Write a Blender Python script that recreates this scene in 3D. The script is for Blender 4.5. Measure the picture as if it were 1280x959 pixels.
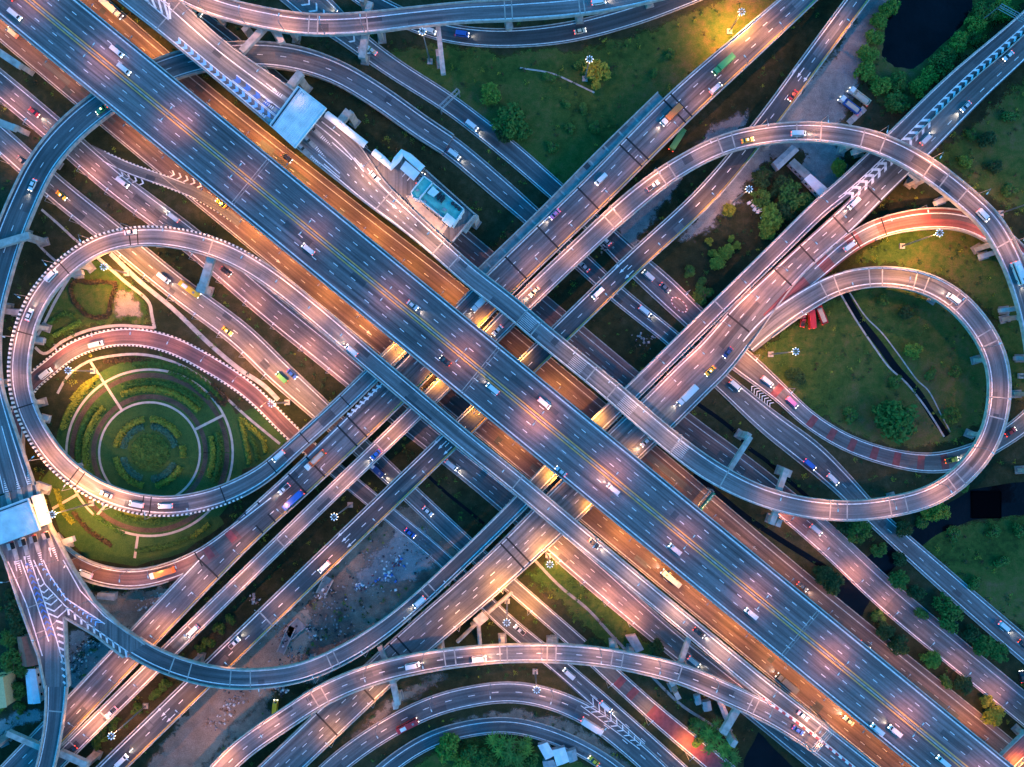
import bpy, bmesh, math, random
import numpy as np
from mathutils import Vector, Matrix
random.seed(7)
RND = random.Random(11)
for o in list(bpy.data.objects): bpy.data.objects.remove(o)
SC = bpy.context.scene
COL = SC.collection

# ---------------------------------------------------------------- camera, sky, sun, exposure
CAM_H = 300.0
FPX = 889.0                                   # focal length in photo pixels (photo 1280 wide)
cam = bpy.data.cameras.new('camera'); camo = bpy.data.objects.new('camera', cam); COL.objects.link(camo)
camo.location = (0, 0, CAM_H); camo.rotation_euler = (0, 0, 0)
cam.sensor_fit = 'HORIZONTAL'; cam.sensor_width = 36.0; cam.lens = 36.0 * FPX / 1280.0
cam.clip_start = 1.0; cam.clip_end = 9000.0
SC.camera = camo

SUN_EL, SUN_AZ = math.radians(2.0), math.radians(290)
w = bpy.data.worlds.new('World'); SC.world = w; w.use_nodes = True
nt = w.node_tree
bg = nt.nodes['Background']; bg.inputs['Strength'].default_value = 0.15
sky = nt.nodes.new('ShaderNodeTexSky'); sky.sky_type = 'NISHITA'; sky.sun_disc = False
sky.sun_elevation = SUN_EL; sky.sun_rotation = SUN_AZ; sky.ozone_density = 6.0; sky.air_density = 1.4; sky.dust_density = 0.6
tint = nt.nodes.new('ShaderNodeMixRGB'); tint.blend_type = 'MULTIPLY'; tint.inputs['Fac'].default_value = 1.0
tint.inputs['Color2'].default_value = (0.25, 1.0, 0.80, 1)     # cool white balance of the dusk photograph
nt.links.new(sky.outputs[0], tint.inputs['Color1']); nt.links.new(tint.outputs[0], bg.inputs['Color'])

sl = bpy.data.lights.new('sun', 'SUN'); sl.energy = 0.05; sl.angle = math.radians(25); sl.color = (1.0, 0.86, 0.74)
so = bpy.data.objects.new('sun', sl); COL.objects.link(so)
so.rotation_euler = (math.radians(60), 0, math.radians(70))
so.location = (0, 0, 400)
SC.view_settings.view_transform = 'Standard'; SC.view_settings.look = 'None'
SC.view_settings.gamma = 1.0; SC.view_settings.use_curve_mapping = False
SC.view_settings.exposure = 4.32
SC.cycles.max_bounces = 4; SC.cycles.diffuse_bounces = 2; SC.cycles.glossy_bounces = 2
SC.cycles.use_denoising = True
SC.cycles.sample_clamp_indirect = 3.0
LAMP = 0.92                                     # overall lamp strength

# ---------------------------------------------------------------- helpers: coordinates, materials, meshes
def W(px, py, h=0.0, z=None):
    k = (CAM_H - h) / FPX
    return Vector(((px - 640.0) * k, -(py - 479.5) * k, h if z is None else z))

def nodes(m):
    m.use_nodes = True
    return m.node_tree.nodes, m.node_tree.links, m.node_tree.nodes['Principled BSDF']

def mat_plain(name, col, rough=0.6, metal=0.0, var=0.12, scale=1.5, emit=None, es=0.0, spec=0.4):
    m = bpy.data.materials.new(name); N, L, b = nodes(m)
    b.inputs['Roughness'].default_value = rough; b.inputs['Metallic'].default_value = metal
    b.inputs['Specular IOR Level'].default_value = spec
    tc = N.new('ShaderNodeTexCoord'); ns = N.new('ShaderNodeTexNoise'); ns.inputs['Scale'].default_value = scale
    ns.inputs['Detail'].default_value = 5; L.new(tc.outputs['Object'], ns.inputs['Vector'])
    r = N.new('ShaderNodeValToRGB'); e = r.color_ramp.elements
    e[0].position = 0.3; e[1].position = 0.7
    e[0].color = tuple(c * (1 - var) for c in col) + (1,); e[1].color = tuple(min(1, c * (1 + var)) for c in col) + (1,)
    L.new(ns.outputs['Fac'], r.inputs[0]); L.new(r.outputs[0], b.inputs['Base Color'])
    if emit:
        b.inputs['Emission Color'].default_value = tuple(emit) + (1,); b.inputs['Emission Strength'].default_value = es
    return m

def mat_asphalt(name, col, patch=0.35, streak=0.3, rough=0.62):
    """asphalt in road coordinates (UV in metres: u across, v along): patches, tyre streaks, fine grain"""
    m = bpy.data.materials.new(name); N, L, b = nodes(m)
    b.inputs['Roughness'].default_value = rough; b.inputs['Specular IOR Level'].default_value = 0.35
    uv = N.new('ShaderNodeUVMap'); geo = N.new('ShaderNodeNewGeometry')
    def noise(vec, sc, det, rough_=0.55):
        n = N.new('ShaderNodeTexNoise'); n.inputs['Scale'].default_value = sc; n.inputs['Detail'].default_value = det
        n.inputs['Roughness'].default_value = rough_
        L.new(vec, n.inputs['Vector']); return n.outputs['Fac']
    mp = N.new('ShaderNodeMapping'); mp.inputs['Scale'].default_value = (0.75, 0.012, 1); L.new(uv.outputs[0], mp.inputs[0])
    st = noise(mp.outputs[0], 1.0, 4)
    mp2 = N.new('ShaderNodeMapping'); mp2.inputs['Scale'].default_value = (1.4, 0.05, 1); L.new(uv.outputs[0], mp2.inputs[0])
    st2 = noise(mp2.outputs[0], 1.0, 3)
    pa = noise(geo.outputs['Position'], 0.028, 4)
    gr = noise(geo.outputs['Position'], 1.3, 4, 0.7)
    def rng(v, lo, hi, a=0.3, c=0.7):
        n = N.new('ShaderNodeMapRange'); n.inputs[1].default_value = a; n.inputs[2].default_value = c
        n.inputs[3].default_value = lo; n.inputs[4].default_value = hi; L.new(v, n.inputs[0]); return n.outputs[0]
    streak = min(.7, streak * 1.6); patch *= 1.25
    def mul(a, c):
        n = N.new('ShaderNodeMath'); n.operation = 'MULTIPLY'; L.new(a, n.inputs[0]); L.new(c, n.inputs[1]); return n.outputs[0]
    f = mul(mul(rng(st, 1 - streak, 1 + streak), rng(st2, 1 - streak * .5, 1 + streak * .5)), mul(rng(pa, 1 - patch, 1 + patch), rng(gr, 0.86, 1.14)))
    vm = N.new('ShaderNodeVectorMath'); vm.operation = 'SCALE'; vm.inputs[0].default_value = col
    L.new(f, vm.inputs['Scale']); L.new(vm.outputs[0], b.inputs['Base Color'])
    bp = N.new('ShaderNodeBump'); bp.inputs['Strength'].default_value = 0.15; bp.inputs['Distance'].default_value = 0.05
    L.new(gr, bp.inputs['Height']); L.new(bp.outputs[0], b.inputs['Normal'])
    return m

def mat_striped(name, c1, c2, period):
    m = bpy.data.materials.new(name); N, L, b = nodes(m); b.inputs['Roughness'].default_value = 0.6
    uv = N.new('ShaderNodeUVMap'); sp = N.new('ShaderNodeSeparateXYZ'); L.new(uv.outputs[0], sp.inputs[0])
    d = N.new('ShaderNodeMath'); d.operation = 'DIVIDE'; d.inputs[1].default_value = period; L.new(sp.outputs[1], d.inputs[0])
    fr = N.new('ShaderNodeMath'); fr.operation = 'FRACT'; L.new(d.outputs[0], fr.inputs[0])
    gt = N.new('ShaderNodeMath'); gt.operation = 'GREATER_THAN'; gt.inputs[1].default_value = 0.5; L.new(fr.outputs[0], gt.inputs[0])
    mx = N.new('ShaderNodeMixRGB'); mx.inputs['Color1'].default_value = c1 + (1,); mx.inputs['Color2'].default_value = c2 + (1,)
    L.new(gt.outputs[0], mx.inputs['Fac']); L.new(mx.outputs[0], b.inputs['Base Color'])
    return m

def mat_ground(name, stops, s1=0.02, s2=0.25, bump=0.6, rough=0.95, ragged=False):
    m = bpy.data.materials.new(name); N, L, b = nodes(m); b.inputs['Roughness'].default_value = rough
    b.inputs['Specular IOR Level'].default_value = 0.1
    geo = N.new('ShaderNodeNewGeometry')
    def noise(sc, det, r=0.6, dist=0.0):
        n = N.new('ShaderNodeTexNoise'); n.inputs['Scale'].default_value = sc; n.inputs['Detail'].default_value = det
        n.inputs['Roughness'].default_value = r; n.inputs['Distortion'].default_value = dist
        L.new(geo.outputs['Position'], n.inputs['Vector']); return n
    a = noise(s1, 6, 0.62, 0.6); c = noise(s2, 5, 0.7)
    mx = N.new('ShaderNodeMath'); mx.operation = 'MULTIPLY_ADD'; mx.inputs[1].default_value = 0.45
    L.new(c.outputs['Fac'], mx.inputs[0])
    h = N.new('ShaderNodeMath'); h.operation = 'MULTIPLY'; h.inputs[1].default_value = 0.62; L.new(a.outputs['Fac'], h.inputs[0])
    L.new(h.outputs[0], mx.inputs[2])
    r = N.new('ShaderNodeValToRGB'); e = r.color_ramp.elements
    while len(e) < len(stops): e.new(0.5)
    for i, (p, cc) in enumerate(stops): e[i].position = p; e[i].color = cc + (1,)
    L.new(mx.outputs[0], r.inputs[0])
    f = noise(2.2, 3, 0.7); rg = N.new('ShaderNodeMapRange'); rg.inputs[1].default_value = .25; rg.inputs[2].default_value = .75
    rg.inputs[3].default_value = 0.65; rg.inputs[4].default_value = 1.35; L.new(f.outputs['Fac'], rg.inputs[0])
    vm = N.new('ShaderNodeVectorMath'); vm.operation = 'SCALE'; L.new(r.outputs[0], vm.inputs[0]); L.new(rg.outputs[0], vm.inputs['Scale'])
    L.new(vm.outputs[0], b.inputs['Base Color'])
    bp = N.new('ShaderNodeBump'); bp.inputs['Strength'].default_value = bump; bp.inputs['Distance'].default_value = 0.4
    L.new(c.outputs['Fac'], bp.inputs['Height']); L.new(bp.outputs[0], b.inputs['Normal'])
    if ragged:                                    # the ground type thins out raggedly towards the rim of its patch
        at = N.new('ShaderNodeAttribute'); at.attribute_name = 'rim'; q = noise(0.14, 6, 0.7)
        ad = N.new('ShaderNodeMath'); ad.operation = 'MULTIPLY_ADD'; ad.inputs[1].default_value = 2.2; L.new(q.outputs['Fac'], ad.inputs[0]); L.new(at.outputs['Fac'], ad.inputs[2])
        mr_ = N.new('ShaderNodeMapRange'); mr_.inputs[1].default_value = 1.45; mr_.inputs[2].default_value = 1.75; L.new(ad.outputs[0], mr_.inputs[0])
        L.new(mr_.outputs[0], b.inputs['Alpha'])
    return m

M = {}
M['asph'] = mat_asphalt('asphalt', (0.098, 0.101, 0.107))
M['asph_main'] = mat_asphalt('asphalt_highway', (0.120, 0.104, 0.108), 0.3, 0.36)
M['asph_dark'] = mat_asphalt('asphalt_dark', (0.058, 0.060, 0.066), 0.3, 0.25)
M['asph_old'] = mat_asphalt('asphalt_weathered', (0.13, 0.122, 0.122), 0.32, 0.3)
M['asph_ramp'] = mat_asphalt('ramp_surface', (0.15, 0.138, 0.14), 0.25, 0.35)
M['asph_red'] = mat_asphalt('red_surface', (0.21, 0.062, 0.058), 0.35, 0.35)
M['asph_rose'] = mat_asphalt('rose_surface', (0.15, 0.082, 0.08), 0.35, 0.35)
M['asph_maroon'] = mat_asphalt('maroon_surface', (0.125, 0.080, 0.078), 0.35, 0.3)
M['conc'] = mat_plain('concrete', (0.37, 0.34, 0.31), 0.85, var=0.3, scale=0.5)
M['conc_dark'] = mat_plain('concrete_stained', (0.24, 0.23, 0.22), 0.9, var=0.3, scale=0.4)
M['white'] = mat_plain('white_road_paint', (0.72, 0.71, 0.70), 0.55, var=0.25, scale=0.9)
M['white_worn'] = mat_plain('worn_white_paint', (0.5, 0.49, 0.48), 0.6, var=0.3, scale=0.7)
M['yellow'] = mat_plain('yellow_road_paint', (0.62, 0.38, 0.10), 0.55, var=0.15, scale=0.9)
M['blue'] = mat_plain('blue_road_paint', (0.22, 0.50, 0.85), 0.55, var=0.15, scale=0.9)
M['navy'] = mat_plain('dark_blue_road_paint', (0.06, 0.16, 0.46), 0.55, var=0.15, scale=0.9)
M['redpaint'] = mat_plain('red_road_paint', (0.20, 0.045, 0.05), 0.6, var=0.3, scale=0.6)
M['joint'] = mat_plain('dark_joint', (0.012, 0.012, 0.014), 0.7)
M['bw'] = mat_striped('black_white_kerb', (0.035, 0.035, 0.035), (0.72, 0.68, 0.62), 1.7)
M['rw'] = mat_striped('red_white_barrier', (0.45, 0.05, 0.06), (0.78, 0.76, 0.74), 3.4)
M['steel'] = mat_plain('galvanised_steel', (0.30, 0.32, 0.34), 0.4, 0.6)
M['lampglow'] = mat_plain('lamp_glass', (0.9, 0.8, 0.6), 0.4, emit=(1.0, 0.72, 0.42), es=0.6)
M['mastglow'] = mat_plain('floodlight_glass', (0.7, 0.78, 0.85), 0.3, emit=(0.75, 0.86, 1.0), es=0.018)
M['roofwhite'] = mat_plain('white_metal_roof', (0.76, 0.74, 0.74), 0.5, var=0.14, scale=0.35)
M['roofgreen'] = mat_plain('green_flat_roof', (0.10, 0.42, 0.36), 0.7, var=0.3, scale=0.4)
M['roofred'] = mat_plain('red_tile_roof', (0.34, 0.12, 0.075), 0.8, var=0.2, scale=0.6)
M['roofgrey'] = mat_plain('grey_sheet_roof', (0.34, 0.32, 0.33), 0.6, var=0.3, scale=0.5)
M['wallwhite'] = mat_plain('white_plaster', (0.7, 0.7, 0.68), 0.8)
M['wallyellow'] = mat_plain('yellow_plaster', (0.55, 0.42, 0.2), 0.8)
M['glass'] = mat_plain('dark_window_glass', (0.02, 0.025, 0.03), 0.08, spec=0.6)
M['tyre'] = mat_plain('tyre_rubber', (0.02, 0.02, 0.02), 0.85)
M['rimm'] = mat_plain('wheel_rim', (0.5, 0.5, 0.5), 0.35, 0.8)
M['headl'] = mat_plain('headlight_lens', (0.9, 0.9, 0.85), 0.2, emit=(1.0, 0.93, 0.8), es=0.5)
M['taill'] = mat_plain('tail_light_lens', (0.5, 0.02, 0.02), 0.3, emit=(1.0, 0.05, 0.03), es=0.4)
M['trunk'] = mat_plain('bark', (0.10, 0.07, 0.05), 0.9)
M['signgreen'] = mat_plain('green_sign_face', (0.02, 0.25, 0.14), 0.4, var=0.05)
M['dark'] = mat_plain('dark_metal', (0.03, 0.03, 0.035), 0.6)
M['tarblack'] = mat_plain('black_tarpaulin', (0.002, 0.002, 0.003), 0.8, spec=0.0)
M['paving'] = mat_plain('garden_paving', (0.46, 0.38, 0.31), 0.85, var=0.18, scale=0.5)
M['water'] = mat_plain('dark_water', (0.004, 0.005, 0.007), 0.12, var=0.45, scale=0.08, spec=0.10)
_N, _L, _b = nodes(M['water'])
_g = _N.new('ShaderNodeNewGeometry'); _n = _N.new('ShaderNodeTexNoise'); _n.inputs['Scale'].default_value = 0.55; _n.inputs['Detail'].default_value = 4
_p = _N.new('ShaderNodeBump'); _p.inputs['Strength'].default_value = 0.5; _p.inputs['Distance'].default_value = 0.25
_L.new(_g.outputs['Position'], _n.inputs['Vector']); _L.new(_n.outputs['Fac'], _p.inputs['Height']); _L.new(_p.outputs[0], _b.inputs['Normal'])
M['earth'] = mat_plain('red_earth', (0.26, 0.16, 0.10), 0.95, var=0.3, scale=0.35)
PAINT = {}
def paint(cname):
    if cname not in PAINT:
        c = {'white': (.66, .66, .66), 'silver': (.48, .50, .53), 'black': (.015, .016, .02), 'red': (.45, .03, .035), 'blue': (.03, .12, .45),
             'yellow': (.78, .46, .03), 'green': (.10, .34, .10), 'orange': (.72, .20, .05), 'pink': (.75, .22, .42), 'grey': (.16, .17, .19),
             'cream': (.68, .58, .42), 'dark blue': (.02, .05, .18)}[cname]
        PAINT[cname] = mat_plain('car_paint_' + cname.replace(' ', '_'), c, 0.3, var=0.05, spec=0.5)
    return PAINT[cname]

def setp(o, label=None, cat=None, group=None, kind=None):
    if label: o['label'] = label
    if cat: o['category'] = cat
    if group: o['group'] = group
    if kind: o['kind'] = kind
    return o

def link(name, me, parent=None):
    o = bpy.data.objects.new(name, me); COL.objects.link(o)
    if parent is not None: o.parent = parent
    return o

def empty(name, loc=(0, 0, 0), rz=0.0):
    o = bpy.data.objects.new(name, None); COL.objects.link(o); o.location = loc; o.rotation_euler = (0, 0, rz)
    o.empty_display_size = 0.5
    return o

class MB:
    """collects polygons with materials (and optional uv) into one mesh"""
    def __init__(s): s.v = []; s.f = []; s.m = []; s.uv = []; s.mats = []
    def mi(s, mat):
        if mat not in s.mats: s.mats.append(mat)
        return s.mats.index(mat)
    def poly(s, pts, mat, uvs=None):
        n = len(s.v); s.v += [tuple(p) for p in pts]; s.f.append(tuple(range(n, n + len(pts)))); s.m.append(s.mi(mat))
        s.uv += list(uvs) if uvs else [(p[0], p[1]) for p in pts]
    def box(s, c, size, mat, rz=0.0, taper=1.0, top=None):
        cx, cy, cz = c; sx, sy, sz = (d / 2 for d in size); ca, sa = math.cos(rz), math.sin(rz)
        def P(x, y, z): return (cx + x * ca - y * sa, cy + x * sa + y * ca, cz + z)
        b = [P(-sx, -sy, -sz), P(sx, -sy, -sz), P(sx, sy, -sz), P(-sx, sy, -sz)]
        t = [P(-sx * taper, -sy * taper, sz), P(sx * taper, -sy * taper, sz), P(sx * taper, sy * taper, sz), P(-sx * taper, sy * taper, sz)]
        s.poly(t, top or mat); s.poly(b[::-1], mat)
        for i in range(4): s.poly([b[i], b[(i + 1) % 4], t[(i + 1) % 4], t[i]], mat)
    def tube(s, a, b, r0, r1, mat, n=8):
        a = Vector(a); b = Vector(b); d = (b - a).normalized()
        u = d.orthogonal().normalized(); v = d.cross(u)
        A = [a + (u * math.cos(t) + v * math.sin(t)) * r0 for t in [2 * math.pi * i / n for i in range(n)]]
        B = [b + (u * math.cos(t) + v * math.sin(t)) * r1 for t in [2 * math.pi * i / n for i in range(n)]]
        for i in range(n): s.poly([A[i], A[(i + 1) % n], B[(i + 1) % n], B[i]], mat)
        s.poly(A[::-1], mat); s.poly(B, mat)
    def prism(s, pts, z0, z1, mat, top=None):
        """pts: world xy, counter-clockwise or not"""
        ar = sum(pts[i][0] * pts[(i + 1) % len(pts)][1] - pts[(i + 1) % len(pts)][0] * pts[i][1] for i in range(len(pts)))
        if ar < 0: pts = pts[::-1]
        t = [(p[0], p[1], z1) for p in pts]; b = [(p[0], p[1], z0) for p in pts]
        s.poly(t, top or mat); s.poly(b[::-1], mat)
        for i in range(len(pts)):
            j = (i + 1) % len(pts); s.poly([b[i], b[j], t[j], t[i]], mat)
    def mesh(s, name):
        me = bpy.data.meshes.new(name); me.from_pydata(s.v, [], s.f)
        for m in s.mats: me.materials.append(m)
        me.polygons.foreach_set('material_index', s.m)
        uv = me.uv_layers.new(name='UVMap')
        flat = np.array(s.uv, dtype=np.float32).ravel(); uv.data.foreach_set('uv', flat)
        me.update(); return me
    def build(s, name, parent=None): return link(name, s.mesh(name), parent)

def wp(px_list, h=0.0): return [tuple(W(x, y, h)[:2]) for x, y in px_list]

ORD = ['first', 'second', 'third', 'fourth', 'fifth', 'sixth', 'seventh', 'eighth', 'ninth', 'tenth', 'eleventh', 'twelfth', 'thirteenth', 'fourteenth',
       'fifteenth', 'sixteenth', 'seventeenth', 'eighteenth', 'nineteenth', 'twentieth', 'twenty-first', 'twenty-second', 'twenty-third', 'twenty-fourth', 'twenty-fifth', 'twenty-sixth', 'twenty-seventh', 'twenty-eighth', 'twenty-ninth', 'thirtieth']

# ---------------------------------------------------------------- roads
def catmull(P, per=14):
    P = np.array(P, float)
    if len(P) == 2: return np.array([P[0] + (P[1] - P[0]) * t for t in np.linspace(0, 1, 60)])
    Q = np.vstack([2 * P[0] - P[1], P, 2 * P[-1] - P[-2]]); out = []
    for i in range(1, len(Q) - 2):
        p0, p1, p2, p3 = Q[i - 1], Q[i], Q[i + 1], Q[i + 2]
        d = [max(1e-6, np.linalg.norm((b - a)[:2])) ** 0.5 for a, b in ((p0, p1), (p1, p2), (p2, p3))]
        t0, t1 = 0, d[0]; t2 = t1 + d[1]; t3 = t2 + d[2]
        for t in np.linspace(t1, t2, per, endpoint=False):
            A1 = (t1 - t) / (t1 - t0) * p0 + (t - t0) / (t1 - t0) * p1
            A2 = (t2 - t) / (t2 - t1) * p1 + (t - t1) / (t2 - t1) * p2
            A3 = (t3 - t) / (t3 - t2) * p2 + (t - t2) / (t3 - t2) * p3
            B1 = (t2 - t) / (t2 - t0) * A1 + (t - t0) / (t2 - t0) * A2
            B2 = (t3 - t) / (t3 - t1) * A2 + (t - t1) / (t3 - t1) * A3
            out.append((t2 - t) / (t2 - t1) * B1 + (t - t1) / (t2 - t1) * B2)
    out.append(Q[-2]); return np.array(out)

ROADS = {}
class Road:
    def __init__(s, key, pts, dz=0.0, step=2.5, smooth=3):
        """pts: (px, py, full width px, height m) in photo pixels, traced at that height"""
        C = catmull(pts)
        k = (CAM_H - C[:, 3]) / FPX
        X = (C[:, 0] - 640) * k; Y = -(C[:, 1] - 479.5) * k; Z = C[:, 3] + dz; H = C[:, 2] * k / 2
        L = np.concatenate([[0], np.cumsum(np.hypot(np.diff(X), np.diff(Y)))])
        n = max(8, int(L[-1] / step)); t = np.linspace(0, L[-1], n)
        A = np.stack([np.interp(t, L, q) for q in (X, Y, Z, H)], 1)
        for _ in range(smooth):
            B = A.copy(); B[1:-1] = (A[:-2] + 2 * A[1:-1] + A[2:]) / 4; A = B
        s.key = key; s.P = A[:, :3]; s.hw = A[:, 3]
        T = np.gradient(s.P[:, :2], axis=0); T /= np.linalg.norm(T, axis=1)[:, None]; s.T = T
        s.N = np.stack([T[:, 1], -T[:, 0]], 1)                     # to the right of travel
        s.S = np.concatenate([[0], np.cumsum(np.linalg.norm(np.diff(s.P[:, :2], axis=0), axis=1))]); s.L = s.S[-1]
        ROADS[key] = s
    def at(s, v, off=0.0, frac=None, dz=0.0):
        g = lambda a: np.interp(v, s.S, a)
        if frac is not None: off = frac * g(s.hw)
        return Vector((g(s.P[:, 0]) + g(s.N[:, 0]) * off, g(s.P[:, 1]) + g(s.N[:, 1]) * off, g(s.P[:, 2]) + dz))
    def ang(s, v): return math.atan2(np.interp(v, s.S, s.T[:, 1]), np.interp(v, s.S, s.T[:, 0]))
    def near(s, px, py):
        """arc position and lateral offset of the road point seen at this photo pixel"""
        k = FPX / (CAM_H - s.P[:, 2]); X = s.P[:, 0] * k + 640; Y = 479.5 - s.P[:, 1] * k
        i = int(np.argmin((X - px) ** 2 + (Y - py) ** 2)); p = W(px, py, s.P[i, 2])
        d = np.array(p[:2]) - s.P[i, :2]
        return s.S[i] + float(d @ s.T[i]), float(d @ s.N[i])
    def idx(s, a, b):
        v = [a * s.L] + [q for q in s.S if a * s.L + .2 < q < b * s.L - .2] + [b * s.L]; return v

def strip(mb, r, v0, v1, f0, f1, mat, dz=0.02, off=False):
    """a strip lying on the road between arc positions, lateral by fraction of half width (or metres)"""
    v = [v0] + [q for q in r.S if v0 + .2 < q < v1 - .2] + [v1]
    for a, b in zip(v[:-1], v[1:]):
        k = dict(off=f0) if off else dict(frac=f0); k2 = dict(off=f1) if off else dict(frac=f1)
        ua, ub = (f0, f1) if off else (f0 * np.interp(a, r.S, r.hw), f1 * np.interp(a, r.S, r.hw))
        mb.poly([r.at(a, dz=dz, **k), r.at(a, dz=dz, **k2), r.at(b, dz=dz, **k2), r.at(b, dz=dz, **k)], mat, [(ua, a), (ub, a), (ub, b), (ua, b)])

def line(mb, r, f, width=0.42, mat=None, s0=0.0, s1=1.0, dash=None, dz=0.02):
    """f: lateral fraction of the half width; width in metres"""
    mat = mat or M['white']
    def seg(a, b):
        v = [a] + [q for q in r.S if a + .2 < q < b - .2] + [b]
        for p, q in zip(v[:-1], v[1:]):
            A = []
            for t in (p, q):
                o = f * np.interp(t, r.S, r.hw); A.append((r.at(t, o - width / 2, dz=dz), r.at(t, o + width / 2, dz=dz)))
            mb.poly([A[0][0], A[0][1], A[1][1], A[1][0]], mat)
    a, b = s0 * r.L, s1 * r.L
    if dash is None: seg(a, b)
    else:
        on, cyc = dash; t = a
        while t + on < b: seg(t, t + on); t += cyc

def chevrons(mb, r, fa, fb, s0, s1, pitch=4.6, thick=1.5, mat=None, rev=False, depth=0.9, dz=0.022):
    mat = mat or M['white']; v = s0 * r.L
    while v < s1 * r.L - pitch:
        wa = abs(fb(v / r.L) - fa(v / r.L)) * np.interp(v, r.S, r.hw) if callable(fa) else abs(fb - fa) * np.interp(v, r.S, r.hw)
        A = fa(v / r.L) if callable(fa) else fa; B = fb(v / r.L) if callable(fb) else fb; Mid = (A + B) / 2
        d = wa * depth * .5 * (-1 if rev else 1)
        for e in (A, B):
            mb.poly([r.at(v, frac=e, dz=dz), r.at(v + thick, frac=e, dz=dz), r.at(v + thick + d, frac=Mid, dz=dz), r.at(v + d, frac=Mid, dz=dz)], mat)
        v += pitch

def arrow(mb, r, v, off, mat=None, rev=False, ln=5.0, dz=0.024):
    mat = mat or M['white']; sg = -1 if rev else 1
    P = lambda a, o: r.at(v + sg * a, off + o, dz=dz)
    mb.poly([P(-ln / 2, -.16), P(-ln / 2, .16), P(ln * .1, .16), P(ln * .1, -.16)], mat)
    mb.poly([P(ln * .1, -.6), P(ln * .1, .6), P(ln / 2, 0)], mat)

def joints(mb, r, at, mat=None, width=0.6, dz=0.026, f=0.9):
    mat = mat or M['conc']
    for a in at:
        v = a * r.L; mb.poly([r.at(v - width / 2, frac=-f, dz=dz), r.at(v - width / 2, frac=f, dz=dz), r.at(v + width / 2, frac=f, dz=dz), r.at(v + width / 2, frac=-f, dz=dz)], mat)

def deck(root, r, mat, thick=1.7, name='deck'):
    mb = MB(); n = len(r.S)
    R = []
    for i in range(n):
        v, hw = r.S[i], r.hw[i]
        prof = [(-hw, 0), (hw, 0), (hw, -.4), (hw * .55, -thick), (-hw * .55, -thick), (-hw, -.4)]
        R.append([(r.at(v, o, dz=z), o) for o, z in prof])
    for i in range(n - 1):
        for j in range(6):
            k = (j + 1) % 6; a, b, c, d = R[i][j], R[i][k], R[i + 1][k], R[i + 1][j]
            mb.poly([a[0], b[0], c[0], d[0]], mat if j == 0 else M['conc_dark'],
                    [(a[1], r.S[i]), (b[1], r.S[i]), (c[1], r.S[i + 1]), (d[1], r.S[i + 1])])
    mb.poly([p[0] for p in R[0]], M['conc_dark']); mb.poly([p[0] for p in R[-1]][::-1], M['conc_dark'])
    return mb.build(name, root)

def wall(root, r, side, s0, s1, mat=None, name='parapet', t=0.5, h=0.95, low=0.7, inset=0.0, f=None):
    """parapet or kerb swept along one edge; side -1 left, +1 right"""
    mat = mat or M['conc']; mb = MB(); v = r.idx(s0, s1); R = []
    for q in v:
        hw = np.interp(q, r.S, r.hw); o1 = side * (hw + .03 - inset) if f is None else f * hw + t / 2; o0 = o1 - side * t if f is None else f * hw - t / 2
        if f is not None: o1, o0 = max(o0, o1), min(o0, o1)
        R.append([r.at(q, o0, dz=-.02 if low < .1 else .0), r.at(q, o0 + side * .06, dz=h), r.at(q, o1 - side * .04, dz=h), r.at(q, o1, dz=-low)])
    for i in range(len(v) - 1):
        for j in range(4):
            k = (j + 1) % 4; a, b, c, d = R[i][j], R[i][k], R[i + 1][k], R[i + 1][j]
            f4 = [a, b, c, d]; u4 = [(j, v[i]), (j + 1, v[i]), (j + 1, v[i + 1]), (j, v[i + 1])]
            if side < 0: f4 = f4[::-1]; u4 = u4[::-1]
            mb.poly(f4, mat, u4)
    mb.poly(R[0], mat); mb.poly(R[-1][::-1], mat)
    return mb.build(name, root)

def surface(r, mat, root=None, name='surface', dz=0.0):
    mb = MB()
    for i in range(len(r.S) - 1):
        a, b = r.S[i], r.S[i + 1]; ha, hb = r.hw[i], r.hw[i + 1]
        mb.poly([r.at(a, -ha, dz=dz), r.at(a, ha, dz=dz), r.at(b, hb, dz=dz), r.at(b, -hb, dz=dz)], mat, [(-ha, a), (ha, a), (hb, b), (-hb, b)])
    return mb.build(name, root)

def elevated(key, name, label, cat, pts, mat, dz=0.0, pl=((0, 1),), pr=((0, 1),), lmat=None, rmat=None, thick=1.7, step=2.5, smooth=3):
    r = Road(key, pts, dz, step, smooth)
    root = empty(name, r.at(r.L / 2, dz=0)); root.location = (0, 0, 0)
    setp(root, label, cat)
    deck(root, r, mat, thick)
    for a, b in pl: wall(root, r, -1, a, b, lmat)
    for a, b in pr: wall(root, r, 1, a, b, rmat)
    r.root = root; r.mb = MB(); r.elev = True
    return r

GZ = [0.06]
def ground_road(key, name, pts, mat, label=None, kerb_l=((0, 1),), kerb_r=((0, 1),), kmat=None, kh=0.16, kt=0.4, smooth=3):
    GZ[0] += 0.015
    r = Road(key, [tuple(p) + (0.0,) if len(p) == 3 else p for p in pts], GZ[0], 2.5, smooth)
    root = surface(r, mat, None, name); setp(root, label, 'road', kind='structure')
    for a, b in kerb_l: wall(root, r, -1, a, b, kmat, 'kerb', kt, kh, GZ[0])
    for a, b in kerb_r: wall(root, r, 1, a, b, kmat, 'kerb', kt, kh, GZ[0])
    r.root = root; r.mb = MB(); r.elev = False
    return r

def paint_done(r):
    if r.mb.v: r.mb.build('lane_marking', r.root)

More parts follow.
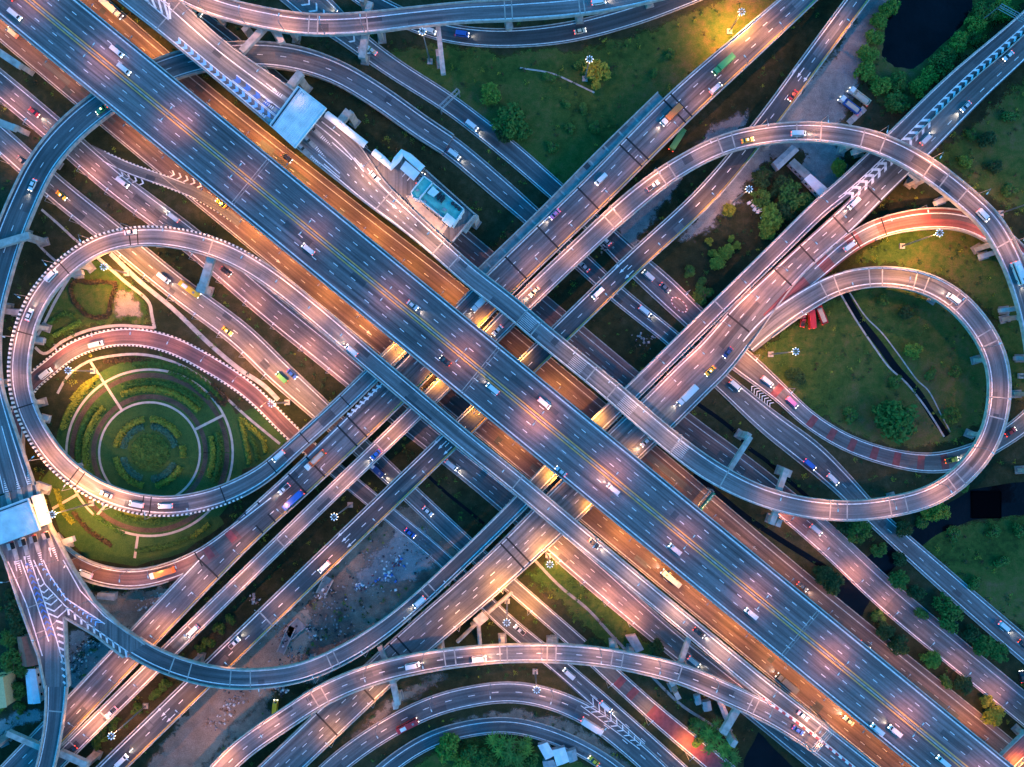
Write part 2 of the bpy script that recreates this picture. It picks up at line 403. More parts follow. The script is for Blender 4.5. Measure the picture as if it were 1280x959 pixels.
# ---------------------------------------------------------------- the ground
GRASS = [(0.34, (0.010, 0.022, 0.008)), (0.43, (0.024, 0.056, 0.013)), (0.50, (0.044, 0.086, 0.018)), (0.58, (0.085, 0.096, 0.026)), (0.68, (0.14, 0.098, 0.045))]
SCRUB = [(0.30, (0.006, 0.009, 0.006)), (0.43, (0.016, 0.022, 0.010)), (0.54, (0.032, 0.036, 0.016)), (0.64, (0.060, 0.052, 0.028)), (0.76, (0.10, 0.082, 0.055))]
LAWN = [(0.30, (0.016, 0.040, 0.014)), (0.45, (0.030, 0.075, 0.020)), (0.58, (0.050, 0.100, 0.025)), (0.72, (0.080, 0.105, 0.032))]
GRAVEL = [(0.30, (0.10, 0.105, 0.11)), (0.45, (0.17, 0.17, 0.17)), (0.58, (0.25, 0.245, 0.24)), (0.72, (0.32, 0.31, 0.30))]
DIRT = [(0.30, (0.035, 0.035, 0.033)), (0.44, (0.085, 0.075, 0.065)), (0.56, (0.18, 0.145, 0.115)), (0.68, (0.28, 0.23, 0.18))]
M['g_scrub'] = mat_ground('scrub_ground', SCRUB)
M['g_grass'] = mat_ground('meadow_grass', GRASS, 0.018, 0.3, ragged=True)
M['g_lawn'] = mat_ground('garden_lawn', LAWN, 0.05, 0.5, 0.4)
M['g_gravel'] = mat_ground('gravel_yard', GRAVEL, 0.03, 0.4, 0.3, ragged=True)
M['g_dirt'] = mat_ground('bare_dirt', DIRT, 0.022, 0.2, 0.6, ragged=True)
M['g_sand'] = mat_ground('sandy_dirt', [(0.3, (0.10, 0.08, 0.06)), (0.5, (0.25, 0.19, 0.14)), (0.7, (0.38, 0.31, 0.24))], 0.03, 0.2, 0.5, ragged=True)

mb = MB(); E = 5000; n = 20
for i in range(n):
    for j in range(n):
        x0, x1, y0, y1 = [(-E + 2 * E * q / n) for q in (i, i + 1, j, j + 1)]
        mb.poly([(x0, y0, 0), (x1, y0, 0), (x1, y1, 0), (x0, y1, 0)], M['g_scrub'])
setp(mb.build('ground'), 'dark scrubby ground between and below all the roads', 'ground', kind='structure')

PATCHES = []
def patch(name, label, pts, mat, z, cat='ground', jag=1.6, sub=6):
    out = []; n = len(pts)
    for i in range(n):
        a, b = np.array(pts[i], float), np.array(pts[(i + 1) % n], float)
        for t in range(sub):
            p = a + (b - a) * t / sub + (np.array([RND.uniform(-1, 1), RND.uniform(-1, 1)]) * jag if (jag and t) else 0); out.append(p)
    w_ = wp(out); mb = MB()
    ar = sum(w_[i][0] * w_[(i + 1) % len(w_)][1] - w_[(i + 1) % len(w_)][0] * w_[i][1] for i in range(len(w_)))
    if ar < 0: w_ = w_[::-1]
    rag = mat.name in ('meadow_grass', 'gravel_yard', 'bare_dirt', 'sandy_dirt')
    if not rag: mb.poly([(x, y, z) for x, y in w_], mat); o = mb.build(name)
    else:                                               # fine grid; 'rim' grows from the edge of the patch inwards
        A = np.array(w_); B = np.roll(A, -1, 0); st = 2.2; lo = A.min(0) - 4; hi = A.max(0) + 4
        gx = np.arange(lo[0], hi[0], st); gy = np.arange(lo[1], hi[1], st); G = np.stack(np.meshgrid(gx, gy, indexing='ij'), -1)
        Q = G.reshape(-1, 1, 2); D = B - A; tt = np.clip(((Q - A) * D).sum(-1) / ((D * D).sum(-1) + 1e-9), 0, 1)
        ds = np.linalg.norm(Q - A - tt[..., None] * D, axis=-1).min(1)
        cr_ = ((A[:, 1] > Q[..., 1]) != (B[:, 1] > Q[..., 1])) & (Q[..., 0] < D[:, 0] * (Q[..., 1] - A[:, 1]) / (D[:, 1] + 1e-9) + A[:, 0])
        sd = np.where(cr_.sum(1) % 2 == 1, ds, -ds); rim = np.clip(.5 + sd / 7, 0, 1); ny = len(gy)
        V = [(float(q[0]), float(q[1]), z) for q in G.reshape(-1, 2)]; F = []
        for i in range(len(gx) - 1):
            for j in range(ny - 1):
                k4 = (i * ny + j, (i + 1) * ny + j, (i + 1) * ny + j + 1, i * ny + j + 1)
                if max(rim[k] for k in k4) > 0: F.append(k4)
        me = bpy.data.meshes.new(name); me.from_pydata(V, [], F); me.materials.append(mat)
        at = me.attributes.new('rim', 'FLOAT', 'POINT'); at.data.foreach_set('value', rim.astype(np.float32)); o = link(name, me)
    setp(o, label, cat, kind='structure'); PATCHES.append((name, np.array(out))); return o

patch('meadow', 'green meadow enclosed by the blue ramp and the three-lane viaduct', [(470, 70), (540, 55), (640, 66), (730, 62), (800, 42), (900, 0), (960, -60), (1010, -60), (960, 20), (820, 130), (700, 245), (640, 195), (560, 130)], M['g_grass'], 0.010)
patch('loop_lawn', 'brownish green field inside the big right-hand loop', [(1010, 385), (1110, 350), (1200, 390), (1240, 450), (1230, 520), (1190, 555), (1110, 560), (1020, 520), (930, 455)], M['g_grass'], 0.010)
patch('outer_lawn', 'field between the two right-hand loops lit orange', [(1060, 330), (1110, 292), (1200, 280), (1270, 320), (1310, 400), (1300, 500), (1262, 500), (1245, 400), (1190, 350), (1110, 330)], M['g_grass'], 0.010)
patch('south_field', 'dark green field beside the canal in the lower right corner', [(1130, 670), (1290, 640), (1420, 640), (1420, 900), (1290, 800), (1200, 725)], M['g_grass'], 0.010)
patch('east_field', 'dark field right of the two-carriageway viaduct in the upper right', [(1170, 200), (1290, 90), (1450, 90), (1450, 300), (1260, 260)], M['g_grass'], 0.010)
patch('gravel_yard', 'grey gravel yard where two trucks are parked', [(1094, -40), (1130, -40), (1095, 40), (1074, 75), (1074, 110), (1060, 125), (1055, 150), (1046, 185), (1060, 210), (1046, 236), (1020, 232), (1000, 215), (1010, 190), (985, 190), (950, 205), (920, 250), (890, 285), (850, 300), (900, 230), (985, 130), (1050, 60)], M['g_gravel'], 0.022)
patch('rubble_yard', 'grey rubble ground between the pink arch and the two-lane viaduct', [(900, 150), (935, 140), (925, 165), (880, 190), (835, 245), (800, 300), (780, 330), (764, 300), (790, 270), (830, 220)], M['g_gravel'], 0.026)
patch('dirt_yard', 'large grey dirt lot with rubbish heaps between the viaducts', [(552, 640), (580, 700), (545, 745), (480, 790), (400, 850), (330, 850), (310, 800), (360, 760), (420, 700), (500, 630)], M['g_dirt'], 0.014)
patch('pale_dirt', 'pale patch of bare earth among the rubbish heaps', [(495, 665), (530, 660), (548, 690), (530, 720), (480, 730), (440, 735), (455, 705)], M['g_gravel'], 0.022)
patch('sand_lot', 'pale sandy lot under the turquoise ramp', [(335, 770), (380, 760), (395, 790), (372, 830), (330, 880), (280, 930), (240, 990), (160, 1010), (190, 950), (240, 880), (290, 820)], M['g_sand'], 0.018)
patch('sand_strip', 'pale track beside the bottom left ramp', [(330, 875), (300, 900), (270, 940), (230, 1000), (262, 1000), (300, 950), (350, 900)], M['g_dirt'], 0.026)
patch('earth_lot', 'brown earth between the red ramp and the lower left viaducts', [(105, 740), (150, 742), (205, 735), (240, 722), (225, 745), (180, 790), (140, 780)], M['g_sand'], 0.018)
patch('rubbish_lot', 'grey ground strewn with rubbish in the fork of the ramps', [(84, 790), (105, 795), (150, 812), (130, 838), (95, 866), (86, 850)], M['g_gravel'], 0.022)
patch('shore_track', 'pale track in the lower left corner', [(-20, 905), (0, 900), (40, 888), (60, 885), (60, 898), (20, 908), (-20, 925)], M['g_gravel'], 0.026)
patch('south_verge', 'pale bare strip beside the bottom loop road', [(435, 925), (470, 895), (500, 870), (545, 840), (560, 846), (505, 880), (460, 915), (435, 945)], M['g_dirt'], 0.018)
patch('median_strip', 'pale verge between the two bottom loop roads', [(545, 918), (590, 893), (640, 888), (700, 897), (750, 925), (790, 965), (776, 968), (740, 940), (700, 915), (640, 900), (590, 906)], M['g_dirt'], 0.018)
patch('grassy_verge', 'yellow-lit grassy verge left of the brown road at the bottom', [(660, 715), (695, 700), (760, 750), (830, 830), (850, 850), (810, 850), (740, 790)], M['g_grass'], 0.018)
patch('woodland_floor', 'dark floor under the palms at the bottom edge', [(520, 960), (550, 935), (600, 922), (660, 925), (740, 965), (700, 1010), (540, 1010)], M['g_grass'], 0.014)
patch('slope', 'dark grassy slope between the toll deck and the blue ramp', [(370, 95), (430, 118), (520, 165), (610, 250), (650, 300), (600, 320), (480, 200), (390, 140)], M['g_scrub'], 0.012)
# water
patch('pond', 'dark pond ringed by trees in the upper right corner', [(1124, -30), (1210, -40), (1216, 10), (1200, 35), (1165, 68), (1142, 86), (1118, 84), (1102, 70), (1106, 40), (1112, 10)], M['water'], 0.03, 'pond', 1.0)
patch('pond_bank', 'grassy bank around the dark pond in the upper right corner', [(1100, -40), (1300, -60), (1290, -5), (1240, 40), (1180, 95), (1140, 140), (1100, 125), (1078, 95), (1085, 40)], M['g_grass'], 0.016)
patch('canal', 'dark canal passing below the roads at the right edge', [(1290, 600), (1215, 612), (1165, 642), (1125, 672), (1090, 692), (1056, 714), (1046, 742), (1040, 772), (1070, 790), (1082, 760), (1104, 722), (1132, 698), (1172, 668), (1215, 650), (1290, 642)], M['water'], 0.03, 'canal', 1.0)
patch('black_pond', 'black pond in the lower right edge of the ramp', [(948, 915), (990, 958), (1020, 1000), (930, 1000), (930, 950)], M['water'], 0.03, 'pond', 0.6)

def path_line(name, label, pts, width, mat, z=0.05, h=0.0, cat='path', kind='structure', parent=None, smooth=0, closed=False):
    r = Road('path_' + name + str(len(ROADS)), [(x, y, width, 0.0) for x, y in pts], z, 1.5, smooth); del ROADS[r.key]
    o = surface(r, mat, parent, name); 
    if label: setp(o, label, cat, kind=kind)
    return o

# ---------------------------------------------------------------- roads at ground level (listed from upper left to lower right)
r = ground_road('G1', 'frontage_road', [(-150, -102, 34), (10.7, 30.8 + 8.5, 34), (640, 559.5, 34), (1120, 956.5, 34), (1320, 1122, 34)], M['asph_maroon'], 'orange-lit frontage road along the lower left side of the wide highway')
for f in (-.33, .33): line(r.mb, r, f, .22, M['white_worn'], dash=(2.3, 9))
line(r.mb, r, .82, .4, M['white_worn']); arrow(r.mb, r, r.near(460, 410)[0], 1, ln=7); arrow(r.mb, r, r.near(349, 320)[0], 2); paint_done(r)
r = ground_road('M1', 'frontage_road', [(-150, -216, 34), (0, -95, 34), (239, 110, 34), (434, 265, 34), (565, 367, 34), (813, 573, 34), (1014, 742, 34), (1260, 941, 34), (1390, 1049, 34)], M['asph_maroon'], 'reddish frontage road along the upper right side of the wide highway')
line(r.mb, r, -.55, .35, M['white_worn']); line(r.mb, r, .1, .22, M['white_worn'], dash=(2.3, 9)); paint_done(r)
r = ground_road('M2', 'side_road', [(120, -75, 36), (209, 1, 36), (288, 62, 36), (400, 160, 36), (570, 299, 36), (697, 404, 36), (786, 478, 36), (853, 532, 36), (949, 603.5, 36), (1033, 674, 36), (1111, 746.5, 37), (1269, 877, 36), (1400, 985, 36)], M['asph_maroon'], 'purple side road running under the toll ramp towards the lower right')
va, vb = r.near(1015, 660)[0], r.near(1116, 748)[0]; strip(r.mb, r, va, vb, -.9, .9, M['asph_ramp'], .012); strip(r.mb, r, vb, r.L - 1, -.9, .9, M['asph'], .012)
line(r.mb, r, -.55, .35, M['white_worn']); line(r.mb, r, -.1, .22, M['white_worn'], dash=(2.3, 9)); line(r.mb, r, .3, .22, M['white_worn'], dash=(2.3, 9)); line(r.mb, r, .85, .4); paint_done(r)
r = ground_road('G2', 'service_road', [(-150, -14, 33), (0, 106, 33), (62, 158, 33), (143, 228, 33), (239, 301, 33), (340, 387, 34), (398, 434, 34), (500, 518, 32), (563, 569, 30), (631, 624, 32), (728, 707, 36), (836, 800, 31), (930, 875, 30), (1010, 940, 30), (1090, 1005, 30)], M['asph_old'], 'long mauve service road left of the wide highway')
line(r.mb, r, .72, .35); line(r.mb, r, -.72, .35); line(r.mb, r, -.2, .22, dash=(2.3, 9)); line(r.mb, r, .27, .22, dash=(2.3, 9)); paint_done(r)
r = ground_road('X', 'slip_road', [(112, 187, 13), (160, 210, 15), (205, 226, 15), (245, 242, 15), (278, 262, 13), (300, 280, 9)], M['asph_old'], 'curved slip road joining the service road to the frontage road', kerb_l=((.08, .5),), kerb_r=((.42, .95),), kmat=M['bw'])
line(r.mb, r, .8, .35, s0=.1, s1=.7); line(r.mb, r, -.8, .35, s0=.1, s1=.6); chevrons(r.mb, r, 1.0, 2.0, .22, .42, 3.0, .8); chevrons(r.mb, r, -2.1, -1.0, .5, .72, 3.0, .8); paint_done(r)
r = ground_road('G3', 'service_road', [(-120, 74, 32), (0, 174, 32), (72, 238, 32), (144, 296, 32), (172, 320, 32), (224, 362, 32), (300, 419, 33), (347, 464, 33), (390, 503, 30), (450, 558, 26), (514, 618, 24), (577, 677, 24), (643, 735, 21), (722, 804, 21), (757, 836, 22), (820, 893, 24), (898, 958, 27), (970, 1020, 27)], M['asph_old'], 'blue-grey service road on the left that dips under the viaducts and leaves at the bottom')
line(r.mb, r, .75, .35); line(r.mb, r, -.75, .35); line(r.mb, r, 0, .22, dash=(2.3, 9), s1=.55)
for a, b in ((783, 870), (797, 886)):
    v = r.near(a - 10, b - 22)[0]; strip(r.mb, r, v, v + 3.2, -.7, .7, M['redpaint'], .025)
v0 = r.near(815, 885)[0]; strip(r.mb, r, v0, r.L - 1, -.72, .72, M['redpaint'], .025); paint_done(r)
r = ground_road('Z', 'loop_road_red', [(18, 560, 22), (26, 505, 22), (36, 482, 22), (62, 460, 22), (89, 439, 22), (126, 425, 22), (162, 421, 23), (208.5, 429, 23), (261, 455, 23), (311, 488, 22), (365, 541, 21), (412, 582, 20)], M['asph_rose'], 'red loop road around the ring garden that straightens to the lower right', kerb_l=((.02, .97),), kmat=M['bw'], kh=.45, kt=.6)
r.root.name = 'red_loop_road'
line(r.mb, r, .8, .35); line(r.mb, r, -.8, .35); paint_done(r)
r = ground_road('G3b', 'service_road', [(405, 575, 20), (430, 596, 20), (487, 643, 20), (556, 701, 20), (630, 775, 21), (699, 832, 22), (765, 890, 24), (845, 962, 25), (930, 1040, 25)], M['asph'], 'dark service road continuing the red loop road to the bottom edge', kerb_r=((0, .55),))
line(r.mb, r, .78, .35); line(r.mb, r, -.78, .35); line(r.mb, r, 0, .22, dash=(2.3, 9), s0=.6); paint_done(r)
# ground roads of the upper right half
r = ground_road('K2', 'slip_road', [(546, 172, 28), (571, 190, 28), (625, 236, 28), (664, 270, 26), (739, 338, 24), (772, 368, 23), (840, 423, 22), (905, 479, 25), (960, 527, 32), (1013, 568, 35), (1050, 602, 30), (1094, 647, 25), (1183, 727, 28), (1280, 811, 30), (1400, 912, 30)], M['asph'], 'blue road leaving the left bridge and running straight to the right edge')
line(r.mb, r, .72, .35); line(r.mb, r, -.72, .35); line(r.mb, r, 0, .22, dash=(2.3, 9)); paint_done(r)
r = ground_road('L', 'slip_road', [(300, -70, 48), (350, -30, 48), (398, 12, 42), (440, 47, 30), (487, 82, 26), (560, 129, 25), (600, 159, 25), (640, 191, 26), (694, 238, 25), (745, 283, 26), (778, 315, 30), (830, 362, 34), (865, 395, 32), (925, 450, 32), (950, 470, 28), (978, 494, 23), (1012, 525, 22), (1060, 554, 22), (1113, 572, 23), (1165, 579, 26), (1204, 572, 28), (1245, 553, 24), (1283, 526, 25), (1320, 485, 25), (1345, 430, 25)], M['asph'], 'blue curving road that passes under the right-hand loop with red bands', kerb_r=((0, 1),))
line(r.mb, r, .75, .35); line(r.mb, r, -.75, .35)
for a, b in ((971, 489), (1016, 526), (1040, 543), (1065, 557), (1092, 570), (1120.5, 577), (1151, 581), (1181, 578)):
    v = r.near(a, b)[0]; strip(r.mb, r, v - 1.5, v + 1.5, -.72, .72, M['redpaint'], .025)
chevrons(r.mb, r, -.2, .45, .08, .17, 4.2, .9)
paint_done(r)
r = ground_road('Q', 'curved_road', [(400, -60, 24), (440, -14, 24), (490, 16, 24), (545, 38, 24), (580, 45, 24), (630, 48, 24), (708, 41, 26), (790, 20, 26), (850, -2, 26), (940, -40, 26)], M['asph_dark'], 'dark curved road bending below the top ramp')
line(r.mb, r, .78, .35); line(r.mb, r, -.7, .35); paint_done(r)
r = ground_road('H1', 'loop_road', [(330, 1060, 27), (372, 1005, 27), (418, 958, 27), (474, 917, 27), (538, 884, 27), (590, 870, 27), (640, 865, 27), (690, 874, 27), (742, 898, 27), (790, 935, 27), (828, 970, 27), (890, 1035, 27)], M['asph'], 'wide blue loop road at the bottom with two lanes')
line(r.mb, r, .78, .35); line(r.mb, r, -.78, .35); line(r.mb, r, -.05, .3, dash=(2.8, 10)); paint_done(r)
r = ground_road('H2', 'loop_road', [(420, 1050, 21), (450, 995, 21), (486, 958, 21), (538, 925, 21), (590, 910, 21), (640, 907, 21), (695, 921, 21), (752, 950, 21), (800, 990, 21), (840, 1040, 21)], M['asph'], 'narrow pale blue loop road at the bottom edge inside the wider one', kmat=M['conc'])
line(r.mb, r, .75, .35); line(r.mb, r, -.45, .35); paint_done(r)
r = ground_road('S', 'gravel_lane', [(-20, 938, 14), (10, 925, 14), (60, 895, 14)], M['g_gravel'], 'pale lane beside the lower left ramp', kerb_l=(), kerb_r=()); r.root.name = 'gravel_lane'

# ---------------------------------------------------------------- viaducts and ramps
# the main highway
r = elevated('main', 'highway_viaduct', 'wide six-lane highway viaduct crossing the whole scene from the upper left to the lower right', 'viaduct',
             [(-190, -185.1, 81, 15), (1480, 1184.3, 81, 15)], M['asph_main'], thick=2.2, step=4)
for f in (.885, -.885): line(r.mb, r, f, .55)
for f in (.075, -.075): line(r.mb, r, f, .5, M['yellow'])
for f, s in ((.31, 0), (.575, .0012), (-.31, 0), (-.575, .0012)): line(r.mb, r, f, .28, dash=(2.3, 9.1), s0=s)
wall(r.root, r, 1, 0, 1, M['conc'], 'median_barrier', .55, .9, 0.0, f=0.0)
jt = [r.near(x, y)[0] / r.L for x, y in ((317, 220), (605, 455), (1000, 790))]
joints(r.mb, r, jt, M['conc'], .32); joints(r.mb, r, [a + .0016 for a in jt], M['conc_dark'], .3); paint_done(r)

# three-lane viaduct and its neighbours (listed from upper right to lower left)
r = elevated('N1', 'three_lane_viaduct', 'grey-blue three-lane viaduct with yellow edge line crossing to the lower left', 'viaduct',
             [(1130, -128, 33, 8), (1008.5, -10, 34, 8), (946.5, 46, 38, 8), (849, 134, 43, 8), (745.5, 238, 42, 8), (625.5, 354, 42, 8), (491.6, 489.6, 40, 8), (375, 602, 37, 8), (297, 674, 37, 8), (65, 917, 37, 8), (-90, 1078, 37, 8)],
             M['asph_main'], pr=((0, .44), (.595, .655), (.72, 1)))
line(r.mb, r, -.84, .5, M['yellow']); line(r.mb, r, .84, .5)
for f in (-.28, .28): line(r.mb, r, f, .28, dash=(2.4, 9.5))
joints(r.mb, r, [r.near(x, y)[0] / r.L for x, y in ((853, 133), (846, 142), (801, 190), (792, 198), (737, 250), (688, 300), (648, 338), (446, 533), (434, 545), (393, 582), (372, 605), (333, 640), (318, 655), (255, 705))], M['joint'], .75, f=.97)
paint_done(r)
r = elevated('WS', 'widening_strip', 'narrow unfinished concrete strip attached beside the three-lane viaduct', 'viaduct',
             [(826, 119, 12, 8), (745, 198, 12, 8), (682, 262, 12, 8), (600, 341, 12, 8)], M['conc_dark'], dz=-.5, pl=())
for v in np.linspace(.05, .95, 12): strip(r.mb, r, v * r.L, v * r.L + .8, -.7, .7, M['conc'], .05)
paint_done(r)
# left loop and its long straight
r = elevated('B2', 'loop_ramp', 'spiral loop ramp with black and white kerb around the ring garden', 'ramp',
             [(548, 388, 22, 8), (520, 416, 22, 8), (462, 472, 22, 8), (430, 503, 22, 8), (368, 559, 22, 8), (330, 592, 24, 8.2), (295, 612, 26, 8.6), (260, 625, 26, 9), (208, 633, 26, 9.5), (156, 626, 26, 10), (113, 608, 26, 10.4), (72, 576, 27, 10.8), (39, 527, 27, 11.2), (25, 482, 27, 11.6), (27, 432, 27, 12), (46, 377, 26, 12.4),
              (85, 331, 25, 12.8), (130, 304, 25, 13.2), (181, 295, 25, 13.6), (233, 300, 26, 14), (284, 316, 26, 14.4), (330, 342, 25, 15), (387, 386, 25, 15), (464, 452, 25, 15), (502, 484, 25, 15), (582, 552, 25, 15), (640, 599, 25, 15), (715, 662, 25, 15), (784, 719, 23, 15), (847, 771, 23, 15), (951, 857, 24, 14.3), (1008, 900, 21, 14), (1068, 948, 22, 14), (1160, 1022, 22, 14)],
             M['asph_ramp'], lmat=None, rmat=None, pl=(), pr=())
a, b = r.near(300, 610)[0] / r.L, r.near(320, 336)[0] / r.L
c = r.near(960, 862)[0] / r.L
wall(r.root, r, -1, 0, a); wall(r.root, r, -1, a, b, M['bw'], 'striped_parapet', .75, .95); wall(r.root, r, -1, b, 1); wall(r.root, r, 1, 0, c); wall(r.root, r, 1, c, 1, M['rw'], 'striped_barrier', .8, .9)
line(r.mb, r, .72, .42); line(r.mb, r, -.62, .42)
joints(r.mb, r, [r.near(x, y)[0] / r.L for x, y in ((432, 502), (380, 547), (339, 583), (279, 619), (188, 632), (178, 631), (100, 600), (92, 594), (30, 508), (25, 415), (80, 335), (162, 297), (172, 297))], M['joint'], .5, f=.85)
joints(r.mb, r, [r.near(x, y)[0] / r.L for x, y in ((264, 307), (646, 604), (1022, 912))], M['conc'], .5); paint_done(r)

# single-lane ramp next to it that becomes the big arch
r = elevated('C1', 'arch_ramp', 'pink single-lane ramp arching over the right-hand viaducts', 'ramp',
             [(-70, 1096, 21, 8), (85, 939, 21, 8), (317, 711, 20, 8), (412, 619, 20, 8), (518, 517, 21, 8), (652, 381, 26, 8), (720, 316, 26, 8.4), (796, 247, 27, 10), (845, 211, 25, 11.5), (904, 181, 25, 13), (955, 169, 25, 14), (1002, 165, 25, 15), (1054, 169, 26, 15.5), (1101, 181, 27, 16), (1154, 208, 28, 16), (1210, 251, 28, 16), (1240, 281, 28, 16), (1268, 333, 28, 15.5), (1288, 396, 28, 15), (1298, 460, 28, 14), (1300, 540, 28, 13), (1304, 640, 28, 12)], M['asph_ramp'])
line(r.mb, r, .72, .42); line(r.mb, r, -.66, .42)
joints(r.mb, r, [r.near(x, y)[0] / r.L for x, y in ((90, 930), (130, 895), (240, 788), (352, 680), (475, 560), (760, 276), (770, 266), (828, 223), (840, 214), (901, 184), (917, 177), (996, 166), (1026, 168), (1078, 174), (1103, 182), (1160, 212), (1180, 226), (1203, 245), (1255, 305))], M['conc'], .55); paint_done(r)

r = elevated('N3', 'two_lane_viaduct', 'straight two-lane viaduct with white parapets running from the top edge to the lower left', 'viaduct',
             [(1140, -90, 26, 8), (1071, 0, 26, 8), (1014, 77, 26, 8), (957, 154, 26, 8), (883, 243, 27, 8), (793, 327, 27, 8), (699, 418, 27, 8), (561, 552, 27, 8), (372, 734, 28, 8), (137, 962, 29, 8), (0, 1096, 29, 8)], M['asph_dark'])
line(r.mb, r, -.82, .5, M['yellow']); line(r.mb, r, .72, .45); line(r.mb, r, -.1, .28, dash=(2.4, 9.5))
for x, y in ((1002, 92), (779, 336), (553, 557), (432, 672), (204, 888)):
    v = r.near(x, y)[0]; arrow(r.mb, r, v, .8); arrow(r.mb, r, v, 3.4); arrow(r.mb, r, v, -2.4)
joints(r.mb, r, [r.near(x, y)[0] / r.L for x, y in ((331, 772), (938, 178), (946, 168))], M['conc'], .6); paint_done(r)

# right-hand pair
r = elevated('N4a', 'bluish_viaduct', 'blue-grey viaduct with chevron paint, curving into the lower left toll plaza', 'viaduct',
             [(1390, -82, 20, 8), (1287, 20, 20, 8), (1193, 102.6, 24, 8), (1118, 176, 26, 8), (1062, 229, 26, 8), (1028, 257, 23, 8), (967.6, 316, 22, 8), (861.6, 420, 22, 8), (788, 492.6, 22, 8), (758, 521, 23, 8), (678, 599, 22, 8), (645, 634, 21, 8), (567, 710, 20, 9.4), (516, 757, 20, 10.5), (475, 790, 22, 11.3), (430, 818, 24, 12.2), (375, 841, 24, 13.2), (310, 849, 25, 14), (260.7, 844.5, 26, 14), (221.6, 834, 26, 14), (190, 821, 26, 13.98), (168, 808, 27, 13.97)],
             M['asph'], pl=((.30, 1),))
line(r.mb, r, .8, .42); line(r.mb, r, -.62, .42, s0=.25); a, b = r.near(1150, 145)[0] / r.L, r.near(1045, 243)[0] / r.L
chevrons(r.mb, r, -1.12, -.42, .08, a, 3.4, 1.3, rev=True, depth=1.1); chevrons(r.mb, r, -1.5, -.45, a, b + .004, 3.6, 1.5, rev=True, depth=1.0); line(r.mb, r, -.42, .4, s0=.04, s1=b)
joints(r.mb, r, [r.near(x, y)[0] / r.L for x, y in ((899, 382), (540, 735), (532, 742), (420, 822), (411, 826), (313, 849), (288, 848), (237, 839), (215, 831))], M['conc'], .5); paint_done(r)
r = elevated('N4b', 'broad_viaduct', 'broad pinkish viaduct carrying the right loop traffic to the lower left', 'viaduct',
             [(1374, -33, 25, 8), (1271, 68, 25, 8), (1222, 112, 28, 8), (1153.5, 181, 30, 8), (1103, 229, 31, 8), (1056, 276, 31, 8), (1000, 326, 30, 8), (965, 362, 36, 8), (935, 396, 46, 8), (893, 447, 52, 8), (867, 472, 53, 8), (822, 517, 53, 8), (780, 557, 53, 8), (702, 635, 51, 8), (624, 710, 46, 8), (528, 794, 44, 8), (477.6, 839.5, 43, 8), (373, 939, 42, 8), (250, 1056, 42, 8)],
             M['asph_old'], dz=-.02, pl=((.305, 1),), pr=((0, .20), (.40, 1)))
line(r.mb, r, -.86, .45); line(r.mb, r, .84, .45, s0=.23); line(r.mb, r, -.3, .27, dash=(2.4, 9.5)); line(r.mb, r, .28, .27, dash=(2.4, 9.5), s0=.3); line(r.mb, r, .0, .27, dash=(2.4, 9.5), s0=.55, s1=.99)
joints(r.mb, r, [r.near(x, y)[0] / r.L for x, y in ((1090, 240), (1050, 280), (1010, 318), (980, 348), (928, 408), (650, 690), (642, 697), (510, 812), (500, 820), (455, 862), (408, 905))], M['joint'], .75, f=.95); paint_done(r)
r = elevated('C2', 'red_ramp', 'red-surfaced ramp curling down from the broad viaduct under the pink arch', 'ramp',
             [(958, 398, 12, 8.02), (985, 372, 15, 8), (1014, 347, 19, 8), (1061, 306, 24, 7.6), (1090, 289, 25, 7), (1113, 281, 25, 6.6), (1160, 273.5, 27, 6), (1203, 276, 26, 5.2), (1240, 292, 26, 4.6), (1275, 322, 26, 4), (1304, 370, 26, 3.2), (1318, 430, 26, 2.4), (1330, 500, 26, 2.2)],
             M['asph_red'], dz=.03, pl=((.22, 1),), pr=((.3, 1),), thick=1.4)
line(r.mb, r, .75, .4); line(r.mb, r, -.5, .4, s0=.15); strip(r.mb, r, .12 * r.L, .16 * r.L, -.9, .9, M['asph_old'], .015); strip(r.mb, r, .19 * r.L, .24 * r.L, -.9, .9, M['asph_old'], .015)
strip(r.mb, r, .27 * r.L, .315 * r.L, -.9, .9, M['asph_old'], .015); joints(r.mb, r, [.26, .33], M['joint'], .6); paint_done(r)
# toll ramp and right-hand loop
r = elevated('B1', 'toll_ramp', 'long toll ramp widening at the white canopy and ending in the big right-hand loop', 'ramp',
             [(40, -125, 54, 14), (164, -20, 54, 14), (215, 24, 48, 14), (272, 73, 45, 14), (346, 130, 53, 14), (418.6, 188, 57, 14), (466, 238, 38, 14.5), (509, 275, 29, 15), (547, 308, 26, 15), (584.5, 341.5, 26, 15), (640, 385, 26, 15), (682, 421, 26, 15), (757, 482, 26, 15), (833, 547, 27, 15), (888, 588, 28, 15), (950, 619, 26, 15), (1019, 636, 26, 14.6), (1097, 636, 26, 14.2), (1177, 613, 26, 13.6), (1232, 557, 27, 13), (1249, 490, 28, 12.4), (1240, 437, 28, 12), (1203, 384, 28, 11.3), (1160, 356, 27, 10.7), (1105, 346, 26, 10), (1050, 354, 27, 9.3), (1002, 379, 28, 8.7), (958, 411, 27, 8.2), (935, 433, 20, 8)],
             M['asph_ramp'], pl=((0, .985),), pr=((0, .925),))
line(r.mb, r, .86, .5); line(r.mb, r, -.62, .42, s0=.27)
line(r.mb, r, -.35, .4, s0=.0, s1=.27)
jt = [r.near(x, y)[0] / r.L for x, y in ((210, 20), (480, 250), (548, 309), (568, 327), (652, 396), (670, 411), (740, 466), (765, 490), (846, 556), (906, 597), (1038, 637), (1059, 638), (1113, 635), (1133, 630), (1190, 605), (1200, 597), (1245, 522), (1248, 497), (1237, 430), (1228, 418), (1200, 383), (1192, 376), (1158, 356), (1144, 352), (1103, 346), (1087, 347), (1046, 356), (1030, 363))]
